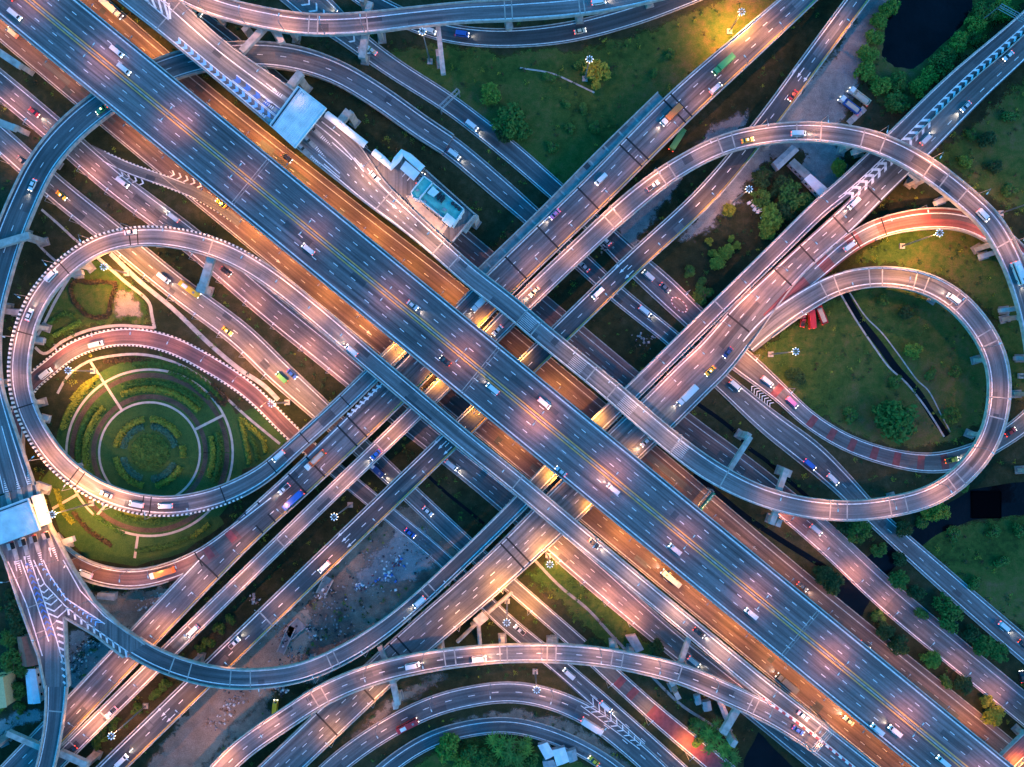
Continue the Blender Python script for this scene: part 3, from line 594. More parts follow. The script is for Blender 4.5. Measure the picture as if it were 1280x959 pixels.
joints(r.mb, r, jt, M['conc'], .5)
for (x0, y0), (x1, y1) in (((654, 396), (668, 408)), ((716, 447), (731, 460)), ((776, 500), (792, 514)), ((846, 553), (860, 563))):      # bar grids
    a, b = r.near(x0, y0)[0], r.near(x1, y1)[0]
    for f in np.linspace(-.55, .65, 8): strip(r.mb, r, a, b, f - .026, f + .026, M['white_worn'], .024)
# blue chevron lanes before the canopy
a, b = r.near(222, 48)[0] / r.L, r.near(356, 168)[0] / r.L
chevrons(r.mb, r, .54, .83, a, b, 3.3, 1.5, M['blue'], rev=False, depth=.9); line(r.mb, r, .5, .4, s0=a, s1=b)
a2 = r.near(300, 88)[0] / r.L
chevrons(r.mb, r, .12, .40, a2, b, 5.0, 2.4, M['navy'], depth=.8); line(r.mb, r, .08, .4, s0=a2, s1=b); line(r.mb, r, .44, .4, s0=a2, s1=b)
for k_, y_ in ((-.35, 4.5), (.0, 4.5)): pass
for x, y in ((340, 110), (333, 124), (449, 204), (490, 256)): arrow(r.mb, r, *r.near(x, y), ln=6)
a3, b3 = r.near(150, -35)[0], r.near(212, 8)[0]
v = a3
while v < b3:                                       # white hatching before the gore
    wd = .25 + .75 * (v - a3) / (b3 - a3)
    r.mb.poly([r.at(v, frac=-.35, dz=.024), r.at(v + 1.3, frac=-.35, dz=.024), r.at(v - 3.2 * wd + 1.3, frac=-.35 - .55 * wd, dz=.024), r.at(v - 3.2 * wd, frac=-.35 - .55 * wd, dz=.024)], M['white']); v += 4.2
for x, y, x2, y2 in ((415, 178, 440, 200), (398, 193, 425, 217), (405, 205, 425, 222), (402, 152, 425, 170)):   # lane lines after the booths
    va, oa = r.near(x, y); vb, ob = r.near(x2, y2); A, B = r.at(va, oa, dz=.024), r.at(vb, ob, dz=.024); d = (B - A).normalized(); nn = Vector((-d.y, d.x, 0)) * .2
    r.mb.poly([A - nn, B - nn, B + nn, A + nn], M['white'])
for f in (-.15, .38): line(r.mb, r, f, .3, s0=r.near(440, 212)[0] / r.L, s1=r.near(520, 285)[0] / r.L, dash=(1.2, 4.2))
paint_done(r)

# left bridge with the second toll plaza
r = elevated('K', 'curved_bridge', 'teal curved bridge passing under the wide highway towards the lower left toll plaza', 'bridge',
             [(560, 181, 29, .9), (525, 158, 30, 1.5), (473, 121, 30, 2.6), (421, 90.5, 30, 3.8), (368, 73, 32, 5), (320, 68, 32, 6), (275, 70, 32, 6.6), (228, 80, 33, 7), (175, 101, 34, 7), (128, 130, 35, 7), (86, 165, 35, 7.2), (53, 205, 35, 7.6), (32, 246, 36, 8.4), (11, 297, 37, 9.5), (-5, 348, 38, 10.5), (-15, 390, 38, 11.3), (-18, 440, 38, 12.2), (-16, 486, 40, 13), (-5, 540, 50, 13.7), (14, 614, 62, 13.96)],
             M['asph'])
for f in (-.72, .72): line(r.mb, r, f, .42)
line(r.mb, r, 0, .27, dash=(2.4, 9.5), s1=.75)
for f in (-.35, .3): line(r.mb, r, f, .36, s0=.92)
paint_done(r)

r = elevated('E', 'exit_ramp', 'teal exit ramp dropping from the toll plaza to the bottom left corner', 'ramp',
             [(71, 857, 27.5, 13.97), (70, 880, 25, 13.98), (67.5, 906, 23, 14), (57, 960, 23, 13.5), (38, 1012, 23, 13)], M['asph'])
line(r.mb, r, .75, .4); line(r.mb, r, -.75, .4); joints(r.mb, r, [.2], M['conc'], .5); paint_done(r)

r = elevated('P', 'top_ramp', 'pinkish ramp swinging along the top edge from the toll deck gore', 'ramp',
             [(120, -95, 26, 14), (180, -45, 26, 14), (225, -12, 27, 14), (270, 8, 27, 14), (320, 21, 27, 14), (384, 31, 27, 14), (445, 30, 27, 14), (518.5, 22, 26, 14), (580, 16, 26, 14), (640, 13, 27, 14), (734, 5, 27, 14), (828, -14, 27, 14), (920, -45, 27, 14)], M['asph_ramp'], dz=.03, pr=((.17, 1),))
line(r.mb, r, .75, .42); line(r.mb, r, -.5, .42); joints(r.mb, r, [r.near(x, y)[0] / r.L for x, y in ((386, 30), (397, 31), (459, 29), (631, 13), (640, 13), (724, 6), (730, 5))], M['conc'], .5); paint_done(r)

r = elevated('F', 'bottom_ramp', 'amber-lit ramp bowing over the lower roads along the bottom', 'ramp',
             [(200, 1040, 27, 12), (255, 985, 27, 12.5), (300, 939, 27, 13), (355, 900, 27, 13.6), (407, 867, 27, 14), (466, 843, 27, 14.5), (531.6, 827.5, 26, 15), (597, 819, 24, 15), (640, 816.5, 23, 15), (708, 817, 24, 15), (776, 825, 24, 15), (852, 843, 26, 15), (917, 870.5, 27, 14.6), (962, 892, 26, 14.2), (1008, 921, 24, 14), (1050, 953, 24, 14), (1140, 1026, 24, 14)], M['asph_ramp'], dz=-.03, pl=((0, .79),))
line(r.mb, r, .75, .42); line(r.mb, r, -.75, .42); line(r.mb, r, .05, .27, dash=(2.4, 8.0))
joints(r.mb, r, [r.near(x, y)[0] / r.L for x, y in ((393, 874), (405, 867), (556, 824), (569, 822), (625, 817), (634, 817), (684, 817), (695, 817), (765, 823), (778, 826), (850, 842), (938, 880), (945, 884))], M['conc'], .5); paint_done(r)

r = elevated('ZR', 'red_exit_ramp', 'dark red exit ramp curling from the three-lane viaduct below the ring garden', 'ramp',
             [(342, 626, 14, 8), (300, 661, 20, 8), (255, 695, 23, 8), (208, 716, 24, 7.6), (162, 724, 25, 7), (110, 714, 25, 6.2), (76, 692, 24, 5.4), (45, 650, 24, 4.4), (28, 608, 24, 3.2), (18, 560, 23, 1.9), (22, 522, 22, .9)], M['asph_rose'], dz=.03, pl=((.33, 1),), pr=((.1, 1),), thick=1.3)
line(r.mb, r, .7, .4); line(r.mb, r, -.7, .4, s0=.25); 
for a in (.13, .2): strip(r.mb, r, a * r.L, a * r.L + 3, -.7, .7, M['redpaint'], .02)
strip(r.mb, r, 0, .12 * r.L, -1, 1, M['asph_main'], .015); strip(r.mb, r, .15 * r.L, .19 * r.L, -.95, .95, M['asph'], .015); joints(r.mb, r, [.24], M['joint'], .6); paint_done(r)
r = elevated('J', 'corner_ramp', 'short piece of red ramp cutting across the lower right corner', 'ramp', [(1400, 830, 26, 8), (1330, 886, 26, 8), (1281, 931, 26, 8), (1240, 972, 26, 8), (1190, 1030, 26, 8)], M['asph_red'])
line(r.mb, r, .78, .42); line(r.mb, r, -.78, .42); paint_done(r)

# second toll plaza: a plate that forks into two ramps
def plate(root, outline, h, mat, thick=1.7, walls=(), name='deck'):
    w_ = wp(outline, h); mb = MB(); ar = sum(w_[i][0] * w_[(i + 1) % len(w_)][1] - w_[(i + 1) % len(w_)][0] * w_[i][1] for i in range(len(w_)))
    v = w_ if ar > 0 else w_[::-1]
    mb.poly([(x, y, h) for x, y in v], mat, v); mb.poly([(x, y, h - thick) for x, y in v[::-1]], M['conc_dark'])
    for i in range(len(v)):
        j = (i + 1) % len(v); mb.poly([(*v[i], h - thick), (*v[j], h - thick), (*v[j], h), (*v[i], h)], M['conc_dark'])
    mb.build(name, root)
    for wl in walls:
        q = MB()
        for i in range(len(wl) - 1):
            a, b = Vector(wp([wl[i]], h)[0]), Vector(wp([wl[i + 1]], h)[0]); d = (b - a); c = (a + b) / 2
            q.box((c.x, c.y, h + .1), (d.length + .3, .55, 1.75), M['conc'], math.atan2(d.y, d.x))
        q.build('parapet', root)

plaza = setp(empty('toll_plaza'), 'forked toll plaza deck at the left edge with blue chevrons and white hatching', 'toll plaza')
PZ = [(44.3, 602.5), (53, 632), (63, 658), (91, 710.5), (118, 752), (148, 781), (182, 804.5), (155, 821), (120, 794), (81, 771), (83, 820), (86, 858), (57, 859), (49, 820), (25, 755), (7, 700), (-4, 675), (-14, 626)]
plate(plaza, PZ, 14.0, M['asph_old'], walls=([(46, 606), (53, 632), (63, 658), (91, 710.5), (118, 752), (148, 781), (182, 804.5)], [(155, 821), (120, 794), (81, 771), (83, 820), (86, 858)], [(57, 859), (49, 820), (25, 755), (7, 700), (-4, 675), (-14, 626)]))
mb = MB()
def seg(mb, pts, wd, mat, h, dz=.025):
    for a, b in zip(pts[:-1], pts[1:]):
        A, B = W(*a, h), W(*b, h); A.z = B.z = h + dz; d = (B - A).normalized(); n_ = Vector((-d.y, d.x, 0)) * wd / 2
        mb.poly([A - n_, B - n_, B + n_, A + n_], mat)
def zig(mb, A0, A1, B0, B1, n, t, mat, h, bend=.5, dz=.026):
    """chevrons between two edge lines A (A0->A1) and B (B0->B1) in photo pixels"""
    A0, A1, B0, B1 = map(lambda p: Vector(p), (A0, A1, B0, B1))
    for i in range(n):
        u = (i + .3) / n; a, b = A0.lerp(A1, u), B0.lerp(B1, u); m = (a + b) / 2; dn = (A1 - A0 + B1 - B0).normalized(); m = m - dn * (b - a).length * bend; tt = dn * t
        for e in (a, b):
            q = [W(*p, h) for p in (e, e + tt, m + tt, m)]
            for p in q: p.z = h + dz
            mb.poly(q, mat)
H2 = 14.0
for l in ([(10, 702), (33, 755), (53, 820)], [(26, 700), (45, 752), (61, 802)], [(38, 700), (53, 745), (71, 800)], [(54, 700), (63, 720), (82, 748), (118, 771), (131, 780)], [(42, 700), (56, 730), (81, 757), (106, 777), (160, 815)], [(79, 700), (100, 738), (130, 770), (160, 792)], [(71, 800), (79, 830)]): seg(mb, l, .45, M['white'], H2)
zig(mb, (31, 704), (62, 799), (37, 704), (70, 799), 13, 2.6, M['navy'], H2, .5)
zig(mb, (47, 704), (84, 755), (52, 704), (88, 752), 8, 1.8, M['blue'], H2, .5); zig(mb, (80, 748), (122, 785), (92, 755), (131, 780), 8, 1.8, M['blue'], H2, .5)
for i in range(7):
    u = i / 6.0; c = Vector((47, 722)).lerp(Vector((72, 764)), u); wd = 2 + 9 * u
    zig(mb, (c.x - wd, c.y + wd * .1), (c.x - wd, c.y + 4), (c.x + wd, c.y - wd * .5), (c.x + wd, c.y + 4), 1, 2.0, M['white'], H2, -.32)
for i in range(10):
    a = Vector((85, 760)).lerp(Vector((157, 813)), i / 9); seg(mb, [a, (a.x + 1.2, a.y + 9)], .8, M['white'], H2)
    a = Vector((70, 776)).lerp(Vector((79, 852)), i / 9); seg(mb, [a, (a.x + 9 - i * .7, a.y + 3)], .8, M['white'], H2)
for y in (752, 784): seg(mb, [(34 + (y - 752) * .34, y + 8), (48 + (y - 752) * .34, y + 3), (70, y - 7)], .4, M['conc'], H2)
for p, q in (((64, 696), (62, 686)), ((21, 714), (19, 703)), ((33, 707), (31, 697)), ((35, 716), (33, 708))):
    seg(mb, [p, q], .35, M['white'], H2); seg(mb, [Vector(p).lerp(Vector(q), .75), Vector(p).lerp(Vector(q), 1.15)], .9, M['white'], H2)
mb.build('lane_marking', plaza)
gm = MB(); zig(gm, (738, 870), (805, 931), (728, 882), (801, 935), 9, 1.9, M['white'], .5, -.5); zig(gm, (938, 488), (964, 511), (944, 481), (969, 505), 8, 1.2, M['white'], .5, .4)
for l in ([(738, 868), (806, 930)], [(726, 882), (800, 937)]): seg(gm, l, .35, M['white'], .5)
for i in range(24):
    t0, t1 = i * math.pi / 12, (i + 1) * math.pi / 12
    E_ = lambda t, s: W(849 + s * (13 * math.cos(t) * .73 - 6.5 * math.sin(t) * .68), 381 + s * (13 * math.cos(t) * .68 + 6.5 * math.sin(t) * .73), .5)
    gm.poly([E_(t0, .86), E_(t1, .86), E_(t1, 1.0), E_(t0, 1.0)][::-1], M['redpaint'] if i % 2 else M['white'])
setp(gm.build('road_marking'), 'painted gore chevrons and the striped oval island on the ground-level roads', 'road marking', kind='structure')
gm = MB()
for l in ([(183, -1), (187, 5)], [(190, -1), (195, 11)], [(198, -1), (203, 18)], [(205, 2), (211, 24)], [(211, 4), (213, 24)]): seg(gm, l, .8, M['white'], 14, .07)
for l in ([(165, -14), (211, 25)], [(200, -4), (213, 8)]): seg(gm, l, .4, M['white'], 14, .07)
gm.build('hatch_marking', ROADS['P'].root)
gm = MB()
for i in range(8): seg(gm, [(434 + i * 5.2, 517 - i * 5.0), (440 + i * 5.2, 519 - i * 5.0)], .9, M['white'], 8, .03)
gm.build('hatch_marking', ROADS['N1'].root)
# resurfaced strips and repairs
rp = random.Random(21)
for key, r in ROADS.items():
    q = MB(); base = 'asph_dark' if key not in ('Z', 'ZR', 'C2', 'J') else 'asph_maroon'
    for _ in range(max(2, int(r.L / 38))):
        v = rp.uniform(.03, .95) * r.L; ln = rp.choice((2.5, 4, 7, 14, 24)); f0 = rp.uniform(-.8, .4); wd = rp.uniform(1.6, 3.4) / float(np.interp(v, r.S, r.hw))
        if v + ln < r.L - 1: strip(q, r, v, v + ln, f0, min(.84, f0 + wd), M[rp.choice((base, 'asph', 'asph_old', base))], .004 + .0006 * (_ % 22))
    q.build('surface_repair', r.root)
ELEV = [ROADS[k] for k in ROADS if ROADS[k].elev]; GROUND = [ROADS[k] for k in ROADS if not ROADS[k].elev]

# ---------------------------------------------------------------- piers under the viaducts
def over_road(x, y, top, pad=1.0, skip=None):
    for r in ROADS.values():
        if r is skip: continue
        d = np.hypot(r.P[:, 0] - x, r.P[:, 1] - y); i = int(np.argmin(d))
        if d[i] < r.hw[i] + pad and r.P[i, 2] < top: return True
    return False
def pier_mesh(mb, x, y, ang, top, half, wid=1.9, col=1.7):
    ca, sa = math.cos(ang), math.sin(ang)
    mb.box((x, y, top - .7), (wid, half * 2, 1.4), M['conc'], ang)
    mb.box((x, y, (top - 1.4) / 2), (col, col * 1.5, top - 1.4), M['conc'], ang)
    mb.box((x, y, .3), (3.4, 4.2, .6), M['conc_dark'], ang)
for r in ELEV:
    v = 12.0
    while v < r.L - 6:
        p = r.at(v); t = p.z - 1.75
        if p.z > 4.5:
            if not over_road(p.x, p.y, p.z - 3, 1.3, r):
                mb = MB(); pier_mesh(mb, p.x, p.y, r.ang(v), t, np.interp(v, r.S, r.hw) * .72); mb.build('pier', r.root); v += 32; continue
            v += 4; continue
        v += 32
# crossbeams that stick out beside the decks: (beam end, beam end, beam width px, beam height, column px foot, owner road)
def cross(owner, a, b, wid, h, foot, col=2.0):
    A, B = W(*a, h), W(*b, h); d = B - A; c = (A + B) / 2; ang = math.atan2(d.y, d.x); k = (CAM_H - h) / FPX; mb = MB()
    mb.box((c.x, c.y, h - .9), (d.length, wid * k, 1.8), M['conc'], ang)
    for f in foot:
        G = W(*f, 0); mb.box((G.x, G.y, (h - 1.8) / 2), (col * 1.5, col, h - 1.8), M['conc'], ang); mb.box((G.x, G.y, .4), (4, 3.4, .8), M['conc_dark'], ang)
    mb.build('pier', owner if not isinstance(owner, str) else ROADS[owner].root)
cross('P', (333, 30), (301, 64), 8, 12, [(318, 50)]); cross('P', (546, 20), (554, 92), 6, 12, [(551, 80)]); cross('P', (458, 30), (452, 72), 9, 12, [(457, 76)])
cross('P', (344, 34), (352, 53), 8, 12, [(350, 50)]); cross('P', (463, 2), (457, 20), 7, 12, [(459, 14)]); cross('P', (634, 20), (637, 36), 7, 12, [(636, 32)]); cross('P', (723, 12), (725, 27), 6, 12, [(724, 25)]); cross('P', (809, -4), (812, 7), 6, 12, [(811, 5)])
cross('B1', (376, 90), (350, 122), 10, 12, [(384, 112)]); cross('B1', (436, 138), (420, 158), 10, 12, [(444, 154)]); cross('B1', (596, 268), (580, 290), 5, 12, [(595, 280)])
cross('B1', (939, 546), (912, 588), 6, 13, [(924, 543)]); cross('B1', (984, 586), (974, 614), 7, 12.5, [(974, 588)]); cross('B1', (972, 636), (965, 656), 7, 12.5, [(962, 648)])
cross('B2', (264, 320), (250, 366), 10, 12.2, [(262, 364)]); cross('B2', (86, 343), (102, 340), 6, 10.6, [(99, 344)]); cross('B2', (40, 424), (54, 426), 6, 10, [(50, 426)]); cross('B2', (862, 798), (850, 832), 6, 12.5, [(852, 828)])
cross('B2', (52, 521), (60, 523), 6, 9.5, [(58, 523)])
cross('K', (-12, 308), (36, 294), 9, 12.0, [(56, 303)]); cross('K', (-6, 388), (26, 391), 7, 9, [(22, 391)]); cross('K', (44, 605), (60, 611), 7, 12, [(58, 612)]); cross('K', (72, 680), (91, 674), 7, 12, [(86, 680)])
cross('F', (924, 884), (904, 918), 9, 12.5, [(908, 914)]); cross('F', (488, 842), (497, 882), 7, 12.5, [(499, 868)]); cross('F', (688, 799), (688, 812), 6, 12.5, [(688, 800)]); cross('F', (765, 802), (766, 815), 6, 12.5, [(766, 803)]); cross('F', (628, 796), (629, 808), 5, 12.5, [(628, 797)]); cross('F', (838, 850), (842, 858), 6, 12, [(840, 857)])
cross('N4a', (474, 808), (482, 828), 6, 9.5, [(481, 824)])
cross('E', (8, 917), (52, 936), 7, 11.5, [(12, 919)]); cross('E', (74, 942), (108, 957), 8, 11.5, [(106, 957), (122, 942)])
cross('C1', (1140, 214), (1152, 224), 8, 13.5, [(1142, 229)]); cross('C1', (1170, 254), (1194, 244), 6, 13.5, [(1174, 252)]); cross('C1', (1226, 321), (1250, 314), 6, 13, [(1228, 320)]); cross('C1', (1251, 388), (1280, 385), 5, 12.5, [(1254, 388)]); cross('C1', (1270, 448), (1296, 448), 5, 12, [(1274, 448)])
cross('C1', (1066, 190), (1086, 184), 6, 13, [(1072, 192)])
cross('G2', (0, 66), (26, 82), 9, 5, [(22, 84)]) if False else None
for pts, nm, lb in ((((-6, 62), (24, 82)), 'concrete_pier', 'grey concrete pier head standing in the grass at the upper left edge'), (((-8, 150), (18, 160)), 'concrete_pier', 'lower grey concrete pier head at the left edge beside the mauve road')):
    root = setp(empty(nm), lb, 'pier'); mb = MB(); A, B = W(*pts[0], 9), W(*pts[1], 9); d = B - A; c = (A + B) / 2
    mb.box((c.x, c.y, 8.1), (d.length, 2.8, 1.8), M['conc'], math.atan2(d.y, d.x)); mb.build('crossbeam', root)
    mb = MB(); mb.box((B.x - 1, B.y + 1, 3.6), (2.4, 2.2, 7.2), M['conc'], math.atan2(d.y, d.x)); mb.build('column', root)
# the floodlit raking struts beside the broad viaduct
root = setp(empty('strut_frame'), 'floodlit concrete frame of raking struts beside the broad pinkish viaduct', 'concrete frame'); 
for a, b in (((600, 775), (572, 802)), ((598, 778), (600, 805)), ((606, 772), (590, 780)), ((610, 766), (640, 740))):
    mb = MB(); A, B = W(*a, 6.5), W(*b, .6); mb.tube(A, B, .8, .9, M['conc'], 6); mb.build('strut', root)
mb = MB(); c = W(601, 774, 7); mb.box((c.x, c.y, 6.4), (5, 4, 1.6), M['conc'], .7); mb.build('cap', root)

# ---------------------------------------------------------------- lamps
def lamp_light(parent, loc, power, color, size=.35, wide=142):
    l = bpy.data.lights.new('lamp_light', 'SPOT'); l.spot_size = math.radians(wide); l.spot_blend = 1.0; l.energy = power * LAMP; l.color = color; l.shadow_soft_size = size
    o = bpy.data.objects.new('lamp_light', l); COL.objects.link(o); o.parent = parent; o.location = loc; return o
WARM = (1.0, 0.36, 0.13); SODIUM = (1.0, 0.38, 0.05); AMBER = (1.0, 0.39, 0.075); PALE = (1.0, 0.46, 0.24); ROSE = (1.0, 0.32, 0.16)
UNEVEN = (1.4, .7, 1.1, .55, 1.45, .85, .65, 1.3, .75, 1.15, .6)
def mesh_once(name, fn, cache={}):
    if name not in cache: mb = MB(); fn(mb); cache[name] = mb.mesh(name)
    return cache[name]
def street_lamp(loc, rz, name, label, group, power, color, pole=8.5, arm=2.2, double=False):
    root = empty(name, loc, rz); setp(root, label, 'street lamp', group)
    link('pole', mesh_once(f'pole{pole}', lambda m: m.tube((0, 0, 0), (0, 0, pole), .14, .09, M['steel'], 6)), root)
    for s in ((1, -1) if double else (1,)):
        ao = link('arm', mesh_once(f'arm{pole}{arm}{s}', lambda m: m.tube((0, 0, pole - .1), (s * arm, 0, pole + .35), .08, .06, M['steel'], 5)), root)
        link('lamp_head', mesh_once(f'head{pole}{arm}{s}', lambda m: (m.box((s * (arm + .35), 0, pole + .38), (1.1, .42, .16), M['steel'], top=M['wallwhite']), m.box((s * (arm + .35), 0, pole + .27), (.8, .3, .06), M['lampglow']))), ao)
        lamp_light(root, (s * (arm + .35), 0, pole - .1), power, color)
    return root
mr = ROADS['main']
MEDL = [(36, 2), (128, 77), (224, 151), (306, 222), (388, 293), (486, 373), (577, 447), (670, 524), (760, 597), (852, 674), (940, 748), (1037, 828), (1128, 902), (1220, 978)]
MEDP = [.7, .8, 1.0, .55, .55, .7, 1.1, 1.7, 1.2, .8, 1.0, 1.3, 1.1, .9]
for i, (x, y) in enumerate(MEDL):
    v = mr.near(x, y)[0]; p = mr.at(v, 0, dz=.0); a = mr.ang(v)
    street_lamp(p, a + math.pi / 2, 'median_lamp', f'{ORD[i]} double-arm lamp from the upper left on the median of the six-lane highway', 'double-arm lamps on the highway median', 215 * MEDP[i], ROSE, 9, 2.6, True)
# wall lamps under both edges of the highway that light the frontage roads
def wall_lamp(p, rz, label, group, power, color):
    root = empty('wall_lamp', p, rz); setp(root, label, 'wall lamp', group)
    link('bracket', mesh_once('wl_br', lambda m: m.tube((0, 0, 0), (1.5, 0, .25), .07, .05, M['steel'], 5)), root)
    link('lamp_head', mesh_once('wl_hd', lambda m: (m.box((1.8, 0, .28), (.9, .4, .16), M['steel']), m.box((1.8, 0, .17), (.7, .3, .06), M['lampglow']))), root)
    lamp_light(root, (2.0, 0, -.2), power, color)
def along(road, n, s0, s1): return [road.L * (s0 + (s1 - s0) * (i + .5) / n) for i in range(n)]
i = 0
for side, nm in ((1, 'lower left'), (-1, 'upper right')):
    k = 0
    for v in along(mr, 30, .09, .97):
        px = mr.at(v); f = (px.x / ((CAM_H - 15) / FPX) + 640)
        hw = np.interp(v, mr.S, mr.hw); p = mr.at(v, side * (hw + .1), dz=-2.2)
        if np.min(np.hypot(ROADS['K'].P[:, 0] - p.x, ROADS['K'].P[:, 1] - p.y)) < 12: continue
        a = math.atan2(mr.N[5, 1] * side, mr.N[5, 0] * side)
        pw = 950 * UNEVEN[(k * 3) % 11] ** .6
        if side > 0: pw *= 1.5 if 320 < f < 800 else (1.0 if f < 320 else 1.25)
        else: pw *= 1.35 if f < 760 else .45
        if side < 0 and 1000 < f < 1160: pw *= .5
        if side < 0 and f > 1180: pw *= 2.4
        q_ = p + Vector((mr.N[5, 0], mr.N[5, 1], 0)) * side * 3
        if any(np.min(np.hypot(e.P[:, 0] - q_.x, e.P[:, 1] - q_.y) - e.hw) < 3 and 5 < e.P[int(np.argmin(np.hypot(e.P[:, 0] - q_.x, e.P[:, 1] - q_.y))), 2] < 12 for e in ELEV if e is not mr): pw *= .4    # a deck passes close below
        wall_lamp(p, a, f'{ORD[k]} small wall lamp from the upper left along the {nm} edge of the highway', 'wall lamps below the highway edges', pw, SODIUM); k += 1
# street lamps along the ramps
def under_deck(p, own):
    for e in ELEV:
        if e is own: continue
        d = np.hypot(e.P[:, 0] - p.x, e.P[:, 1] - p.y); i = int(np.argmin(d))
        if d[i] < e.hw[i] + 1.5 and e.P[i, 2] > p.z + 1: return True
    return False
def row(key, side, n, s0, s1, power, color, what, pole=8.5, arm=2.2, pw=None):
    r = ROADS[key]; c_ = 0
    for i, v in enumerate(along(r, n, s0, s1)):
        hw = np.interp(v, r.S, r.hw); p = r.at(v, side * (hw - .3))
        if under_deck(p, r): continue
        N = (np.interp(v, r.S, r.N[:, 0]) * -side, np.interp(v, r.S, r.N[:, 1]) * -side)
        q = power * (pw[i % len(pw)] if pw else 1) * (UNEVEN[(i * 3 + len(key + what)) % 11] ** .75 * 1.15)
        street_lamp(p, math.atan2(N[1], N[0]), 'street_lamp', f'{ORD[c_]} single-arm street lamp along {what}', 'street lamps along ' + what, q, color, pole, arm); c_ += 1
S_ = lambda k, x, y: ROADS[k].near(x, y)[0] / ROADS[k].L
row('C1', -1, 11, S_('C1', 640, 390), S_('C1', 1270, 340), 430, WARM, 'the pink arch ramp')
row('C1', 1, 7, S_('C1', 90, 935), S_('C1', 520, 515), 420, WARM, 'the lower left end of the pink ramp', pw=(1.3, 1.1, 1.3, 1, .6, .9, 1.0))
row('B1', -1, 11, S_('B1', 930, 612), S_('B1', 960, 410), 400, WARM, 'the right-hand loop ramp', pw=(.3, .8, 1, 1, 1, .9, .35, 1.1, 1.2, .9, .8))
row('B1', -1, 8, S_('B1', 215, 24), S_('B1', 560, 318), 520, PALE, 'the toll ramp deck', 10, 3, pw=(1.5, 1.2, .7, .02, .9, 1.5, 1.8, 2.2))
row('B1', -1, 4, S_('B1', 690, 430), S_('B1', 860, 570), 260, PALE, 'the straight part of the toll ramp')
row('B2', -1, 18, S_('B2', 270, 622), S_('B2', 450, 440), 400, WARM, 'the left-hand loop ramp', pw=(.35, .8, 1.2, 1.2, 1.1, .9, .9, 1, .9, .8, 1.0, 1.2, 1.2, 1.1, 1, 1, 1.2, 1.0))
row('B2', -1, 8, S_('B2', 600, 565), S_('B2', 1040, 925), 420, PALE, 'the long straight of the left ramp', pw=(.3, .5, 1, 1, 1, 1, 1, 1))
row('N1', -1, 8, S_('N1', 980, 15), S_('N1', 640, 340), 260, WARM, 'the three-lane viaduct above the highway', pw=(1.8, 1.5, .9, .5, .4, .5, .6, .8))
row('N1', -1, 8, S_('N1', 480, 500), S_('N1', 70, 910), 430, WARM, 'the three-lane viaduct below the highway', pw=(.5, .35, .35, .5, 1, 1.2, 1.2, 1.1))
row('N3', -1, 6, S_('N3', 1070, 0), S_('N3', 720, 400), 330, WARM, 'the upper part of the two-lane viaduct', pw=(1.1, .8, .5, 1.3, 1.1, .5))
row('N3', -1, 7, S_('N3', 560, 555), S_('N3', 140, 960), 330, WARM, 'the lower part of the two-lane viaduct', pw=(.2, .3, 1, 1, 1.0, 1, 1))
row('N4b', 1, 9, S_('N4b', 1100, 232), S_('N4b', 800, 540), 460, ROSE, 'the broad pinkish viaduct', pw=(.8, 1, 1, 1.1, 1.3, 1.3, 1.2, 1, .8))
row('N4b', -1, 6, S_('N4b', 690, 645), S_('N4b', 380, 930), 360, AMBER, 'the lower end of the broad viaduct', pw=(.9, 1.6, 1.5, .6, 1.3, 1.5))
row('F', -1, 12, S_('F', 260, 980), S_('F', 1040, 945), 420, WARM, 'the amber bottom ramp', pw=(1.3, 1.6, 1.3, .8, 1.0, 1.1, 1.0, .9, .9, .8, .7, .7))
row('N4a', 1, 5, S_('N4a', 1050, 238), S_('N4a', 800, 480), 220, ROSE, 'the blue-grey viaduct')
row('N4a', -1, 5, S_('N4a', 580, 695), S_('N4a', 300, 850), 40, WARM, 'the teal curve of the blue-grey viaduct')
row('G2', 1, 13, S_('G2', 5, 110), S_('G2', 440, 468), 330, ROSE, 'the mauve service road', 8, 2)
row('G2', 1, 8, S_('G2', 690, 675), S_('G2', 930, 875), 420, ROSE, 'the lower part of the mauve service road', 8, 2)
row('G3', 1, 12, S_('G3', 10, 182), S_('G3', 360, 475), 380, WARM, 'the left service road', 8, 2, pw=(1.2, .6, .4, .3, .5, .8, .9, 1, 1, 1.2, 1.3, 1.4))
row('G3', 1, 5, S_('G3', 640, 733), S_('G3', 890, 950), 430, AMBER, 'the lower part of the left service road', 8, 2, pw=(1.6, 1, .3, .8, 1.6))
row('Z', -1, 7, S_('Z', 70, 455), S_('Z', 350, 525), 260, ROSE, 'the red loop road', 8, 2)
row('ZR', 1, 5, S_('ZR', 250, 698), S_('ZR', 80, 695), 240, AMBER, 'the dark red exit ramp', 8, 2)
row('M2', 1, 10, S_('M2', 830, 512), S_('M2', 1270, 878), 330, ROSE, 'the purple side road', 8, 2, pw=(1, 1, 1, 1, 1, 1.1, .9, .5, .6, 1.0))
row('L', -1, 5, S_('L', 780, 320), S_('L', 1000, 512), 300, ROSE, 'the road with red bands', 8, 2)
row('H1', -1, 5, S_('H1', 450, 935), S_('H1', 780, 925), 200, WARM, 'the bottom loop road', 8, 2, pw=(.9, .4, .3, .9, .7))
row('P', 1, 6, S_('P', 200, -30), S_('P', 480, 28), 380, WARM, 'the top ramp', pw=(1, 1.2, 1.2, 1, .8, .5))
row('C2', -1, 4, S_('C2', 1080, 292), S_('C2', 1250, 300), 420, ROSE, 'the red-surfaced ramp')
row('L', 1, 2, S_('L', 1250, 550), S_('L', 1310, 500), 420, AMBER, 'the end of the road with red bands', 8, 2)
